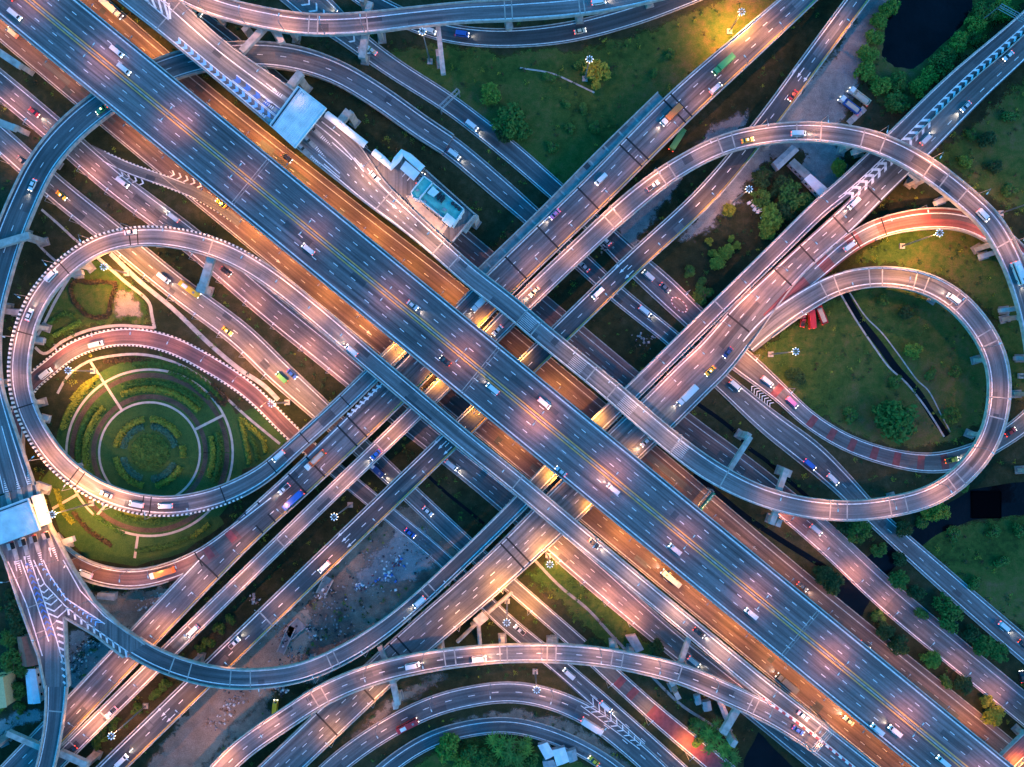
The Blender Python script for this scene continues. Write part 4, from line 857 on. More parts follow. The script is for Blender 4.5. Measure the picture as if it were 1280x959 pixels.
# plaza lamps
for i, (x, y, p) in enumerate(((62, 640, 2000), (70, 700, 420), (28, 720, 420), (108, 752, 350), (66, 790, 420))):
    q = W(x, y, 14.0); street_lamp(q, math.pi, 'street_lamp', f'{ORD[i]} street lamp from the top on the forked toll plaza deck', 'street lamps on the toll plaza', p, AMBER if i == 0 else ROSE, 6 if i == 0 else 9, 1.5)

# high masts
def mast(head, base, label, power, color):
    B = W(*base, 0); rel = (np.array(head) - (640, 479.5)); rb = np.array(base) - (640, 479.5)
    k = np.linalg.norm(rel) / np.linalg.norm(rb); h = max(16, min(30, CAM_H * (1 - 1 / k)))
    root = empty('high_mast_lamp', (B.x, B.y, 0)); setp(root, label, 'mast lamp', 'tall mast lamps')
    link('pole', mesh_once(f'mast{h:.0f}', lambda m: m.tube((0, 0, 0), (0, 0, h), .38, .16, M['steel'], 8)), root)
    def ring(m):
        for t in range(16): a, b = t * math.pi / 8, (t + 1) * math.pi / 8; m.tube((.85 * math.cos(a), .85 * math.sin(a), h - .5), (.85 * math.cos(b), .85 * math.sin(b), h - .5), .07, .07, M['steel'], 4)
        for t in range(4): a = t * math.pi / 2; m.tube((0, 0, h - .3), (1.15 * math.cos(a), 1.15 * math.sin(a), h - .5), .06, .06, M['steel'], 4)
    ho = link('head_ring', mesh_once(f'ring{h:.0f}', ring), root)
    for t in range(8):
        a = t * math.pi / 4
        link('floodlight', mesh_once(f'fl{h:.0f}{t}', lambda m: (m.box((1.15 * math.cos(a), 1.15 * math.sin(a), h - .5), (.62, .36, .3), M['steel'], a, top=M['mastglow']), m.box((1.25 * math.cos(a), 1.25 * math.sin(a), h - .69), (.6, .3, .06), M['lampglow'], a))), ho)
    if power: lamp_light(root, (0, 0, h - 2.5), power * 2.0, color, .9, 168)
    b = MB(); b.box((0, 0, .35), (2.2, 2.2, .7), M['conc']); link('footing', mesh_once('mfoot', lambda m: m.box((0, 0, .35), (2.2, 2.2, .7), M['conc'])), root)
for hd, bs, lb, pw, c in (
    ((736, 73), (731, 99), 'mast lamp rising beside the round tree in the green meadow', 150, WARM),
    ((927, 13.5), (911.5, 40), 'mast lamp over the amber corner of the meadow beside the three-lane viaduct', 3800, AMBER),
    ((937, 236), (915, 254), 'mast lamp at the edge of the trees by the white crates', 500, WARM),
    ((128, 336), (159, 342), 'mast lamp above the earth bed inside the left loop', 2600, AMBER),
    ((84, 465), (117, 464), 'mast lamp beside the red loop road and the ring garden', 2300, AMBER),
    ((64, 643), (115, 629), 'mast lamp beside the brightly lit toll building at the left edge', 3200, AMBER),
    ((416, 645), (438, 631), 'mast lamp over the dark rubbish ground between the viaducts', 150, WARM),
    ((632.6, 779), (634, 751), 'mast lamp between the two roads in the amber-lit bottom centre', 1700, AMBER),
    ((669.6, 863), (669, 839), 'mast lamp in the middle of the wide bottom loop road', 300, WARM),
    ((1176, 291.6), (1127, 308), 'mast lamp leaning over the orange field beside the red-surfaced ramp', 4200, AMBER),
    ((995, 442), (963, 443), 'mast lamp on the grass inside the right-hand loop', 1500, AMBER),
    ((139.5, 920), (182.5, 882), 'mast lamp among bushes between the two lower left viaducts', 700, WARM),
    ((526, 39.6), (537.6, 77.4), 'mast lamp beside the dark curved road at the top', 150, WARM),
    ((1306, 254), (1250, 267), 'mast lamp standing outside the pink arch near the right edge', 300, WARM),
    ((339, 506), (359.5, 503), 'mast lamp in the wedge between the red loop road and the service road', 1800, AMBER),
    ((696, 704), (685, 694), 'mast lamp at the corner of the amber verge below the highway', 1100, AMBER),
    ((1310, 470), (1275, 470), 'mast lamp over the orange grass at the right edge', 2600, AMBER)): mast(hd, bs, lb, pw, c)

# ---------------------------------------------------------------- gantries
def gantry(a, b, h, label, legs, board=None, key='gantry'):
    root = setp(empty('sign_gantry'), label, 'gantry'); A, B = W(*a, h), W(*b, h); d = B - A; ang = math.atan2(d.y, d.x); c = (A + B) / 2
    mb = MB(); n_ = Vector((-math.sin(ang), math.cos(ang), 0))
    for o in (-.8, .8):
        for z in (0, -1.2): mb.tube(A + n_ * o + Vector((0, 0, z)), B + n_ * o + Vector((0, 0, z)), .13, .13, M['steel'], 5)
    m_ = max(2, int(d.length / 1.6))
    for i in range(m_ + 1):
        p = A + d * (i / m_); mb.tube(p + n_ * .8, p - n_ * .8, .07, .07, M['steel'], 4)
    mb.build('truss', root)
    for l in legs: mb = MB(); p = A + d * l; mb.tube((p.x, p.y, 0), (p.x, p.y, h), .3, .25, M['steel'], 8); mb.build('post', root)
    if board:
        mb = MB(); p0, p1 = A + d * board[0], A + d * board[1]; q = (p0 + p1) / 2 - n_ * 1.2; mb.box((q.x, q.y, h - .7), ((p1 - p0).length, .9, 2.6), M['signgreen'], ang)
        mb.build('sign_board', root)
        tx = MB(); 
        for i in range(5): t = .15 + .7 * i / 4; r0 = p0.lerp(p1, t) - n_ * 1.2; tx.box((r0.x, r0.y, h + .62), (1.0, .28, .04), M['white'], ang)
        tx.build('sign_marking', root)
gantry((550, 134), (573, 112), 7.5, 'steel truss gantry spanning the blue slip road beside the meadow', (0, 1))
gantry((1251, 7), (1282, 24), 15, 'sign gantry over the viaduct in the upper right corner', (0,))
gantry((1017, 941), (1041, 913), 21, 'white truss gantry over the two ramps that meet at the bottom right', (0, 1))
gantry((872, 636), (891, 613), 7.5, 'gantry with a green sign over the frontage road right of the highway', (1,), (.05, .95))

# ---------------------------------------------------------------- toll plazas and buildings
def canopy(corners, h, label, deck_h, stripes=True):
    root = setp(empty('toll_canopy'), label, 'toll canopy'); w_ = [Vector((*p, 0)) for p in wp(corners, h)]
    a, b, c, d = w_; mb = MB(); n = 26                      # corrugated roof from side a-b to side d-c
    for i in range(n):
        for k in range(2):
            t0, t1 = (i + k * .5) / n, (i + k * .5 + .5) / n; z0, z1 = (h, h + .18) if k == 0 else (h + .18, h)
            P = [a.lerp(d, t0), b.lerp(c, t0), b.lerp(c, t1), a.lerp(d, t1)]
            mb.poly([(P[0].x, P[0].y, z0), (P[1].x, P[1].y, z0), (P[2].x, P[2].y, z1), (P[3].x, P[3].y, z1)], M['roofwhite'])
    for i in range(1, n):
        t = i / n; P, Q = a.lerp(d, t), b.lerp(c, t); e = Q - P; m_ = (P + Q) / 2
        if i % 2: mb.box((m_.x, m_.y, h + .2), (e.length * .98, .08, .04), M['roofwhite'], math.atan2(e.y, e.x))
    mb.prism([tuple(p[:2]) for p in w_], h - .7, h - .05, M['roofwhite']); mb.build('roof', root)
    mb = MB(); 
    for p, q in ((a, b), (b, c), (c, d), (d, a)):
        e = q - p; m_ = (p + q) / 2; mb.box((m_.x, m_.y, h - .1), (e.length, .3, 1.0), M['wallwhite'], math.atan2(e.y, e.x))
    mb.build('fascia', root)
    mb = MB(); p, q = a.lerp(d, .07), b.lerp(c, .07); e = q - p; m_ = (p + q) / 2; mb.box((m_.x, m_.y, h + .3), (e.length * .98, .35, .3), M['dark'], math.atan2(e.y, e.x)); mb.build('gutter', root)
    for t in (.1, .37, .63, .9):
        for u in (.2, .8): p = a.lerp(b, t).lerp(d.lerp(c, t), u); mb = MB(); mb.tube((p.x, p.y, deck_h), (p.x, p.y, h - .6), .35, .3, M['conc'], 8); mb.build('column', root)
    return root, w_
canopy([(337.4, 156.4), (372.6, 108), (407.8, 135.6), (368.7, 185)], 20.5, 'white corrugated toll canopy over the upper toll ramp', 14)
canopy([(-24, 645), (34.7, 623), (49.8, 662.6), (-10, 684)], 20.5, 'pale toll canopy at the left edge of the picture', 14)
def island(a, b, label, h=14, booth=.35):
    root = setp(empty('toll_island'), label, 'toll island', 'toll booth islands'); A, B = W(*a, h), W(*b, h); d = B - A; ang = math.atan2(d.y, d.x); c = (A + B) / 2
    mb = MB(); mb.box((c.x, c.y, h + .15), (d.length, 1.7, .3), M['conc'], ang); mb.build('kerb_base', root)
    mb = MB(); p = A + d * booth; mb.box((p.x, p.y, h + 1.4), (2.6, 1.4, 2.4), M['glass'], ang, top=M['roofgrey']); mb.build('booth', root)
    mb = MB(); p = A + d * .08; mb.box((p.x, p.y, h + .7), (1.0, 1.3, 1.2), M['rw'], ang); mb.build('crash_block', root)
    mb = MB(); 
    for i in range(7):
        p = B + d.normalized() * (i * .85 + .3); wd = 1.5 * (1 - i / 7); n_ = Vector((-math.sin(ang), math.cos(ang), 0)); t = d.normalized() * .45
        mb.poly([p - n_ * wd / 2, p + t - n_ * wd / 2, p + t + n_ * wd / 2, p + n_ * wd / 2][::1], M['white']); 
    for i in range(len(mb.v)): mb.v[i] = (mb.v[i][0], mb.v[i][1], h + .05)
    mb.build('nose_hatching', root)
for i, (a, b) in enumerate((((388, 158), (401, 170)), ((382, 172), (394, 184)), ((374, 182), (388, 195)))): island(a, b, f'{ORD[i]} toll island from the right below the upper white canopy', booth=.2)
for i, (a, b) in enumerate((((368, 133), (353, 121)), ((356, 147), (342, 136)), ((346, 158), (332, 147)))): island(a, b, f'{ORD[i]} toll island from the right above the upper white canopy', booth=.3)
for i, (a, b) in enumerate(((( 31, 640), (24, 612)), ((16, 645), (9, 616)), ((41, 634), (37, 606)))): island(a, b, f'{ORD[i]} toll island above the left-edge canopy', booth=.3)
for i, (a, b) in enumerate((((43, 668), (49, 690)), ((29, 672), (35, 694)), ((15, 676), (22, 700)), ((58, 664), (66, 684)))): island(a, b, f'{ORD[i]} toll island below the left-edge canopy', booth=.25)

# toll office with the green roof, on its platform
plat = setp(empty('office_platform'), 'concrete platform beside the toll ramp that carries the green-roofed office', 'platform')
PL = [(458, 190), (487, 213), (503, 189), (532, 213), (594, 268.5), (565, 303), (540, 300), (516, 272), (488, 240), (462, 215)]
plate(plat, PL, 13.9, M['asph_old'], walls=([(503, 189), (532, 213), (594, 268.5), (566, 302)],))
mb = MB(); mb.prism(wp([(507, 245), (516, 243), (560, 283), (551, 297), (530, 280)], 13.9), 13.9, 13.97, M['paving']); mb.build('forecourt', plat)
for i, (a, b) in enumerate((((503, 221), (508, 215)), ((509, 226), (514, 220)))): mb = MB(); seg(mb, [a, b], .35, M['white'], 13.9); mb.build('bay_marking', plat)
cab = setp(empty('toll_office'), 'white office building with flat green roof and rooftop machinery', 'building')
def bld(root, px, h0, h1, wallm, roofm, para=.5, name='wall', rname='roof'):
    w_ = wp(px, h1); mb = MB(); mb.prism(w_, h0, h1 - .02, wallm); mb.build(name, root)
    mb = MB(); mb.prism([tuple(Vector(p).lerp(Vector(np.mean(w_, 0)), .03)) for p in w_], h1 - .01, h1 + .12, roofm); mb.build(rname, root)
    if para:
        mb = MB()
        for i in range(len(w_)):
            a, b = Vector(w_[i]), Vector(w_[(i + 1) % len(w_)]); d = b - a; c = (a + b) / 2; mb.box((c.x, c.y, h1 + para / 2), (d.length + .3, .4, para), wallm, math.atan2(d.y, d.x))
        mb.build('roof_parapet', root)
    return w_
bld(cab, [(514, 241), (530, 221), (541, 229), (524, 250), (517, 248)], 14, 18.6, M['wallwhite'], M['roofgreen'], .9)
bld(cab, [(524, 249), (541, 229), (580, 262), (566, 283)], 14, 18.0, M['wallwhite'], M['roofgreen'], .8, 'wall', 'roof')
for px, h, m in (([(534, 241), (541, 233), (549, 240), (542, 246)], 19.6, 'roofwhite'), ([(552, 275), (559, 266), (570, 275), (563, 284)], 19.4, 'roofwhite')):
    mb = MB(); mb.prism(wp(px, h), 18, h, M['wallwhite'], M[m]); mb.build('roof_house', cab)
for i in range(6):
    p = W(545 + (i % 3) * 4.2, 240 + (i % 3) * 3.8 + (i // 3) * 3, 18); mb = MB(); mb.box((p.x, p.y, 18.7), (.8, 2.4, 1.2), M['dark'], -.7); mb.build('cooling_unit', cab)
for i in range(3): p = W(566 + i * 4, 255 + i * 3.4, 18); mb = MB(); mb.tube((p.x, p.y, 18.1), (p.x, p.y, 19.2), .7, .7, M['dark'], 10); mb.build('cooling_unit', cab)
for i in range(7):
    p = W(540, 229, 18).lerp(W(578, 261, 18), (i + .5) / 7); mb = MB(); mb.box((p.x + .6, p.y + .6, 16.4), (1.4, .3, 1.5), M['glass'], -.7); mb.build('window', cab)
    p = W(527, 252, 18).lerp(W(563, 283, 18), (i + .5) / 7); mb = MB(); mb.box((p.x - .35, p.y - .35, 16.4), (1.6, .3, 1.5), M['glass'], -.7); mb.build('window', cab)
for i, (a, c) in enumerate((((528, 247), (560, 274)), ((535, 241), (552, 256)), ((519, 242), (532, 227)))):
    A, B = W(*a, 18.4), W(*c, 18.4); mb = MB(); mb.tube(A, B, .12, .12, M['steel'], 6); mb.build('roof_pipe', cab)
for x, y, s in ((531, 252, 1.0), (556, 262, 1.3), (548, 268, .8), (522, 238, .9)): p = W(x, y, 18.6); mb = MB(); mb.box((p.x, p.y, 18.7), (s, s * .8, .9), M['roofgrey'], -.7); mb.build('vent_box', cab)
tk = setp(empty('water_tank'), 'round white water tank at the lower end of the green-roofed office', 'tank'); p = W(574, 271, 15); mb = MB(); mb.tube((p.x, p.y, 13.9), (p.x, p.y, 15.8), 1.0, 1.0, M['roofwhite'], 14); mb.build('tank_body', tk); mb = MB(); mb.tube((p.x, p.y, 15.8), (p.x, p.y, 16.1), .5, .4, M['roofwhite'], 10); mb.build('lid', tk)
ct = setp(empty('carport'), 'flat white carport roof beside the green-roofed office', 'carport'); mb = MB(); mb.prism(wp([(500, 211), (507, 201), (525, 216), (517, 226)], 16.6), 16.4, 16.6, M['roofwhite']); mb.build('roof', ct)
for q in ((501, 211), (507, 203), (523, 216), (517, 224)): p = W(*q, 16); mb = MB(); mb.tube((p.x, p.y, 13.9), (p.x, p.y, 16.4), .1, .1, M['steel'], 6); mb.build('post', ct)
def walkway(pts, h, label, rad=1.5):
    root = setp(empty('covered_walkway'), label, 'walkway'); mb = MB(); P = [W(*p, h) for p in pts]; n = 8; R = []
    for i, p in enumerate(P):
        d = (P[min(i + 1, len(P) - 1)] - P[max(i - 1, 0)]); d.z = 0; d.normalize(); s = Vector((d.y, -d.x, 0))
        R.append([(p + s * rad * math.cos(t) + Vector((0, 0, rad * .8 * math.sin(t)))) for t in [math.pi * k / n for k in range(n + 1)]])
    for i in range(len(P) - 1):
        for k in range(n): mb.poly([R[i][k], R[i + 1][k], R[i + 1][k + 1], R[i][k + 1]], M['roofwhite'])
    mb.build('roof', root); mb = MB()
    for p in P:
        mb.box((p.x, p.y, h - 1.2), (.3, .3, 2.4), M['steel'])
    mb.build('frame', root)
walkway([(408, 143), (424, 155), (440, 168), (458, 182)], 16.4, 'rounded white walkway roof running down from the toll canopy')
walkway([(467, 190), (478, 199), (489, 209), (496, 200), (503, 191), (511, 196), (520, 204), (529, 212)], 16.4, 'angled rounded white walkway roof leading to the green-roofed office')
# floodlit block beside the lower plaza
blk = setp(empty('plaza_office'), 'long flat building with brilliantly lit pale roof beside the left-edge toll canopy', 'building')
mb = MB(); mb.prism(wp([(39, 621), (50, 618), (61, 654), (51, 658)], 16), 14, 16, M['wallwhite'], M['roofwhite']); mb.build('wall', blk); mb = MB(); mb.prism(wp([(38.5, 620.5), (50.5, 617.5), (61.5, 654.5), (50.5, 658.5)], 16.2), 16.01, 16.2, M['roofwhite']); mb.build('roof', blk)
# scattered buildings at ground level
def house(px, hw, hr, wallm, roofm, label, cat='house', name='house', win=3, gable=True):
    root = setp(empty(name), label, cat); w_ = wp(px, hw); c = np.mean(w_, 0)
    mb = MB(); mb.prism([tuple(np.array(p) + (c - p) * .05) for p in w_], 0, hw - .02, wallm); mb.build('wall', root)
    mb = MB(); a, b, cc, d = [Vector((*p, hw)) for p in w_]
    if gable:
        if (b - a).length < (cc - b).length: a, b, cc, d = b, cc, d, a
        r0, r1 = (a + d) / 2 + Vector((0, 0, hr)), (b + cc) / 2 + Vector((0, 0, hr))
        for f in ([a, b, r1, r0], [cc, d, r0, r1], [b, cc, r1], [d, a, r0]): mb.poly(f, roofm)
        mb.poly([d, cc, b, a], roofm)
    else: mb.prism([tuple(p) for p in w_], hw, hw + .2, roofm)
    mb.build('roof', root)
    for i in range(win):
        p = a.lerp(b, (i + .7) / (win + .4)); q = d.lerp(cc, (i + .7) / (win + .4)); e = b - a
        for s in (p, q): s2 = s + (Vector((*c, hw)) - s) * .045; mb = MB(); mb.box((s2.x, s2.y, hw * .55), (1.1, .15, 1.0), M['glass'], math.atan2(e.y, e.x)); mb.build('window', root)
    return root
house([(21, 796), (39, 793), (49, 831), (26, 833)], 3.4, 1.6, M['wallwhite'], M['roofred'], 'house with red tiled roof left of the exit ramp')
house([(31, 836), (44, 836), (51, 879), (35, 880)], 3.2, .6, M['wallwhite'], M['roofwhite'], 'long shed with white metal roof below the red-roofed house', 'shed', 'shed')
house([(-14, 848), (4, 846), (9, 884), (-12, 888)], 7, .3, M['wallyellow'], M['wallyellow'], 'yellow building cut by the lower left edge', 'building', 'building', 3, False)
house([(966, 203), (990, 181), (999, 188), (973, 213)], 3.4, .5, M['roofgrey'], M['roofgrey'], 'grey sheet-roofed shack below the pink arch', 'shack', 'shack')
house([(986, 204), (993, 198), (1013, 216), (1006, 224)], 3.2, .4, M['roofgrey'], M['conc_dark'], 'workshop with dark ribbed roof joined to the white shed', 'workshop', 'workshop')
house([(1005, 224), (1013, 217), (1035, 236), (1025, 245)], 3.6, .4, M['wallwhite'], M['roofwhite'], 'white metal shed touching the blue-grey viaduct', 'shed', 'shed')
for i, (px, lb, m) in enumerate((([(672, 932), (684, 928), (694, 944), (682, 950)], 'patched pale shack roof nearest the pale loop road at the bottom', 'roofwhite'), ([(690, 938), (706, 934), (712, 952), (696, 958)], 'patched white shack roof in the middle of the bottom shacks', 'roofwhite'), ([(708, 940), (720, 936), (722, 950), (712, 954)], 'small rusty shack roof right of the white bottom shacks', 'roofgrey'), ([(678, 952), (692, 950), (700, 968), (682, 972)], 'grey shack roof cut by the bottom edge', 'roofgrey'))):
    house(px, 2.6, .3, M['roofgrey'], M[m], lb, 'shack', 'shack', 1)
for px, lb in (([(122, 741), (144, 741), (143, 751), (121, 749)], 'small pinkish shed below the red exit ramp'),): house(px, 2.6, .4, M['roofgrey'], M['roofgrey'], lb, 'shed', 'shed', 1)
for i, (px, lb) in enumerate((([(868, 871), (875, 868), (877, 880), (870, 882)], 'small grey hut between the amber ramp and the service road'), ([(878, 878), (888, 876), (890, 888), (880, 890)], 'ribbed grey hut right of the smaller hut'), ([(897, 878), (904, 876), (912, 896), (906, 901)], 'long pale roof beside the dark crossbeam at the bottom'), ([(782, 796), (795, 794), (805, 812), (795, 816)], 'roofless grey shed on the amber verge'))): house(px, 2.6, .3, M['roofgrey'], M['roofgrey'], lb, 'hut', 'hut', 1)
# floating cover and slabs
pt = setp(empty('floating_pontoon'), 'square black pontoon floating on the canal at the right edge', 'pontoon'); mb = MB(); p = W(1233, 631, .4); mb.box((p.x, p.y, .3), (12.2, 11.4, .5), M['tarblack']); mb.build('pontoon_deck', pt)
mb = MB(); 
for q in ((-6, 0, .3, 11.4), (6, 0, .3, 11.4), (0, -5.6, 12.2, .3), (0, 5.6, 12.2, .3)): mb.box((p.x + q[0], p.y + q[1], .65), (q[2], q[3], .2), M['tarblack'])
mb.build('rim', pt)
br = setp(empty('slab_bridge'), 'short grey slab bridge beside the parked trucks', 'slab'); 
for i in range(4): p = W(1063 + i * 5.2, 152 - i * 4.8, .3); mb = MB(); mb.box((p.x, p.y, .25), (2.2, 2.6, .4), M['conc'], .8); mb.build('slab', br)
for i in range(9):
    x, y = [(936, 254), (941, 257), (943, 262), (947, 265), (950, 263), (946, 259), (953, 272), (957, 274), (941, 252)][i]; p = W(x, y, .5)
    q = setp(empty('white_crate', (p.x, p.y, 0), i * .3 + .5), f'{ORD[i]} white crate from the upper left in the cluster beside the trees', 'crate', 'white crates beside the trees'); link('crate_body', mesh_once('cratem', lambda m: m.box((0, 0, .5), (1.3, 1.1, 1.0), M['wallwhite'])), q); link('lid', mesh_once('cratel', lambda m: m.box((0, 0, 1.05), (1.4, 1.2, .1), M['roofwhite'])), q)

# ---------------------------------------------------------------- concrete channels and garden paths
path_line('drain_channel', 'dark drain running through the right-hand loop lawn', [(1056, 368), (1075, 400), (1100, 432), (1120, 460), (1146, 489), (1166, 520), (1184, 545)], 9, M['water'], .04, cat='drain')
path_line('concrete_bank', 'left concrete bank of the loop drain', [(1051, 368), (1068, 397), (1092, 433), (1112, 460), (1132, 478), (1150, 500), (1164, 520), (1180, 546)], 2.2, M['conc'], .12, cat='bank')
path_line('concrete_bank', 'right concrete bank of the loop drain', [(1062, 366), (1082, 396), (1102, 416), (1122, 442), (1147, 476), (1160, 488), (1178, 522), (1188, 540)], 1.6, M['conc'], .12, cat='bank')
path_line('drain_channel', 'winding dark drain right of the highway', [(872, 505), (898, 523), (920, 541), (936, 560), (958, 576), (985, 600), (1010, 622)], 5, M['water'], .04, cat='drain')
path_line('drain_channel', 'dark drain beside the straight toll ramp', [(868, 592), (900, 620), (935, 648), (965, 668), (1000, 690), (1040, 715)], 7, M['water'], .04, cat='drain')
path_line('drain_channel', 'dark drain in the strip left of the amber verge', [(668, 700), (700, 733), (735, 762), (770, 800), (800, 830), (850, 880), (880, 900), (920, 925)], 3.5, M['conc_dark'], .04, cat='drain')
path_line('drain_channel', 'drain in the meadow with pale edge', [(650, 85), (690, 92), (720, 105), (743, 116)], 2.0, M['conc'], .05, cat='drain')
path_line('drain_channel', 'dark drain in the scrub strip between the viaducts', [(742, 395), (770, 420), (795, 437), (815, 452)], 5, M['g_gravel'], .03, cat='drain')
path_line('drain_channel', 'drain in the rubble strip below the two-lane viaduct', [(535, 595), (560, 618), (585, 638), (605, 655)], 4, M['water'], .03, cat='drain')
path_line('concrete_channel', 'pale concrete channel at the edge of the left loop', [(52, 262), (75, 282), (98, 303), (112, 312)], 3, M['conc'], .06, cat='channel')
path_line('concrete_channel', 'pale concrete channel beside the left bridge', [(33, 290), (60, 318), (80, 335)], 3, M['conc'], .06, cat='channel')
path_line('concrete_channel', 'double concrete channel inside the left loop ramp', [(88, 345), (70, 375), (55, 405), (44, 425)], 3.5, M['conc'], .06, cat='channel')
path_line('concrete_channel', 'pale concrete kerb channel between the service road and the ring garden', [(138, 317), (175, 352), (215, 385), (262, 430), (300, 462), (330, 482), (348, 500)], 5.5, M['conc'], .10, cat='channel', smooth=2)
path_line('concrete_channel', 'pale curved channel between the red loop road and the ring garden', [(72, 492), (85, 470), (110, 452), (140, 445), (175, 443), (210, 450), (250, 470), (280, 495), (310, 522), (350, 555)], 3.2, M['conc'], .08, cat='channel', smooth=2)
path_line('garden_path', 'angled garden path around the earth bed', [(122, 322), (155, 351), (186, 378), (190, 395), (193.5, 411)], 4, M['paving'], .07, cat='path')
path_line('garden_path', 'curving garden path above the red loop road', [(193, 410), (170, 408), (151, 407), (128, 409), (104, 415), (78, 427), (55, 443), (44, 434)], 3.6, M['paving'], .08, cat='path', smooth=1)
GC = (187.0, 566.0)
def arc(r0, a0, a1, n=40): return [(GC[0] + r0 * math.cos(math.radians(a0 + (a1 - a0) * i / n)), GC[1] + r0 * math.sin(math.radians(a0 + (a1 - a0) * i / n))) for i in range(n + 1)]
patch('garden_lawn', 'round green lawn of the ring garden', arc(118, 0, 360, 60), M['g_lawn'], .020, 'lawn', 0, 1)
patch('garden_lawn', 'triangular garden lawn inside the left loop', [(100, 325), (122, 318), (184, 378), (192, 406), (150, 402), (105, 410), (56, 436), (44, 425), (62, 380)], M['g_grass'], .016, 'lawn', 1, 4)
patch('garden_lawn', 'green wedge right of the ring garden', [(290, 520), (330, 505), (365, 545), (330, 580), (290, 590)], M['g_lawn'], .024, 'lawn', 0, 1)
patch('garden_lawn', 'lawn between the left toll plaza and the ring garden', [(52, 600), (80, 560), (130, 640), (210, 680), (270, 640), (280, 655), (230, 690), (170, 708), (110, 698), (75, 665)], M['g_lawn'], .008, 'lawn', 1, 3)
M['soil'] = mat_ground('garden_soil', [(0.3, (0.03, 0.025, 0.018)), (0.5, (0.075, 0.055, 0.04)), (0.7, (0.12, 0.085, 0.06))], .1, .5)
def ring(name, label, r0, wd, a0, a1, mat, z, cat='path'): path_line(name, label, arc(r0, a0, a1, 60), wd, mat, z, cat=cat)
ring('planting_ring', 'brown planting ring between the two circular garden paths', 83.5, 33, 0, 360, M['soil'], .03, 'planting bed')
ring('planting_ring', 'green turf ring inside the brown planting ring', 83.5, 21, 0, 360, M['g_lawn'], .045, 'turf ring')
ring('garden_path', 'outer circular path of the ring garden', 104, 2.9, 0, 360, M['paving'], .075); ring('garden_path', 'inner circular path of the ring garden', 63, 2.7, 0, 360, M['paving'], .075)
for i, (a, r0, r1) in enumerate(((237, 63, 135), (-27, 63, 104), (98, 104, 133), (150, 104, 140), (130, 63, 104))):
    p = [(GC[0] + q * math.cos(math.radians(a)), GC[1] + q * math.sin(math.radians(a))) for q in (r0, (r0 + r1) / 2, r1)]
    path_line('garden_path', f'{ORD[i]} straight spoke path of the ring garden, clockwise from the upper left' if i else 'long straight spoke path at the upper left of the ring garden', p, 3.2, M['paving'], .09)
patch('flower_bed', 'bare earth bed in the garden inside the left loop', [(152, 364), (163, 368), (176, 385), (177, 396), (148, 396), (147, 376)], M['g_sand'], .05, 'bed', .6)

# ---------------------------------------------------------------- plants
def leaf_mat(name, c, v=.35):
    m = bpy.data.materials.new(name); N, L, b = nodes(m); b.inputs['Roughness'].default_value = .75; b.inputs['Specular IOR Level'].default_value = .15
    g = N.new('ShaderNodeNewGeometry'); n = N.new('ShaderNodeTexNoise'); n.inputs['Scale'].default_value = .9; n.inputs['Detail'].default_value = 3; L.new(g.outputs['Position'], n.inputs['Vector'])
    r = N.new('ShaderNodeValToRGB'); e = r.color_ramp.elements; e[0].position = .3; e[1].position = .7; e[0].color = tuple(q * (1 - v) for q in c) + (1,); e[1].color = tuple(q * (1 + v) for q in c) + (1,)
    L.new(n.outputs['Fac'], r.inputs[0]); L.new(r.outputs[0], b.inputs['Base Color']); b.inputs['Subsurface Weight'].default_value = 0.0
    return m
M['leaf_a'] = leaf_mat('leaf_fresh', (.11, .21, .03)); M['leaf_b'] = leaf_mat('leaf_mid', (.060, .135, .026)); M['leaf_c'] = leaf_mat('leaf_dark', (.028, .066, .022)); M['leaf_y'] = leaf_mat('leaf_yellow', (.20, .23, .03)); M['leaf_s'] = leaf_mat('leaf_silver', (.05, .14, .085)); M['leaf_r'] = leaf_mat('leaf_reddish', (.07, .05, .025))
def leaf(mb, c, s, mat, rr):
    u = Vector((rr.gauss(0, 1), rr.gauss(0, 1), rr.gauss(0, .45))).normalized(); n = Vector((rr.gauss(0, .6), rr.gauss(0, .6), 1)).normalized(); v = n.cross(u).normalized() * s * .5; u = u * s
    mb.poly([c - u, c - v, c + u, c + v], mat)
def crown_mesh(seed, mat, nclump=16, nleaf=75, flat=.75, spread=.62, cr=.36, ls=.11):
    rr = random.Random(seed); mb = MB()
    for k in range(nclump):
        a, d = rr.uniform(0, 6.28), spread * math.sqrt(rr.random()); cc = Vector((math.cos(a) * d, math.sin(a) * d, flat * (.55 + .55 * rr.random() * (1 - d)) )); R = cr * rr.uniform(.65, 1.2)
        for q in range(nleaf):
            v = Vector((rr.gauss(0, 1), rr.gauss(0, 1), rr.gauss(.25, .8))).normalized() * R * (rr.random() ** .4); leaf(mb, cc + v, ls * rr.uniform(.6, 1.3), mat, rr)
    return mb.mesh('crown')
def palm_mesh(seed, mat):
    rr = random.Random(seed); mb = MB()
    for k in range(9):
        bx, by = rr.uniform(-.55, .55), rr.uniform(-.55, .55); z = rr.uniform(.7, 1.1)
        for q in range(11):
            a = q * 6.28 / 11 + rr.uniform(-.2, .2); ln = rr.uniform(.35, .55); p = Vector((bx, by, z)); 
            for t in range(4):
                d = Vector((math.cos(a), math.sin(a), .35 - .3 * t)) * ln / 4; s = Vector((-math.sin(a), math.cos(a), 0)) * (.05 - .01 * t); mb.poly([p - s, p + s, p + d + s * .8, p + d - s * .8], mat); p = p + d
    return mb.mesh('crown')
CROWNS = {k: [crown_mesh(i * 7 + j, M[k], nclump=14 + i * 2) for i in range(3)] for j, k in enumerate(('leaf_a', 'leaf_b', 'leaf_c', 'leaf_y'))}
CROWNS['palm'] = [palm_mesh(3, M['leaf_a']), palm_mesh(4, M['leaf_b'])]
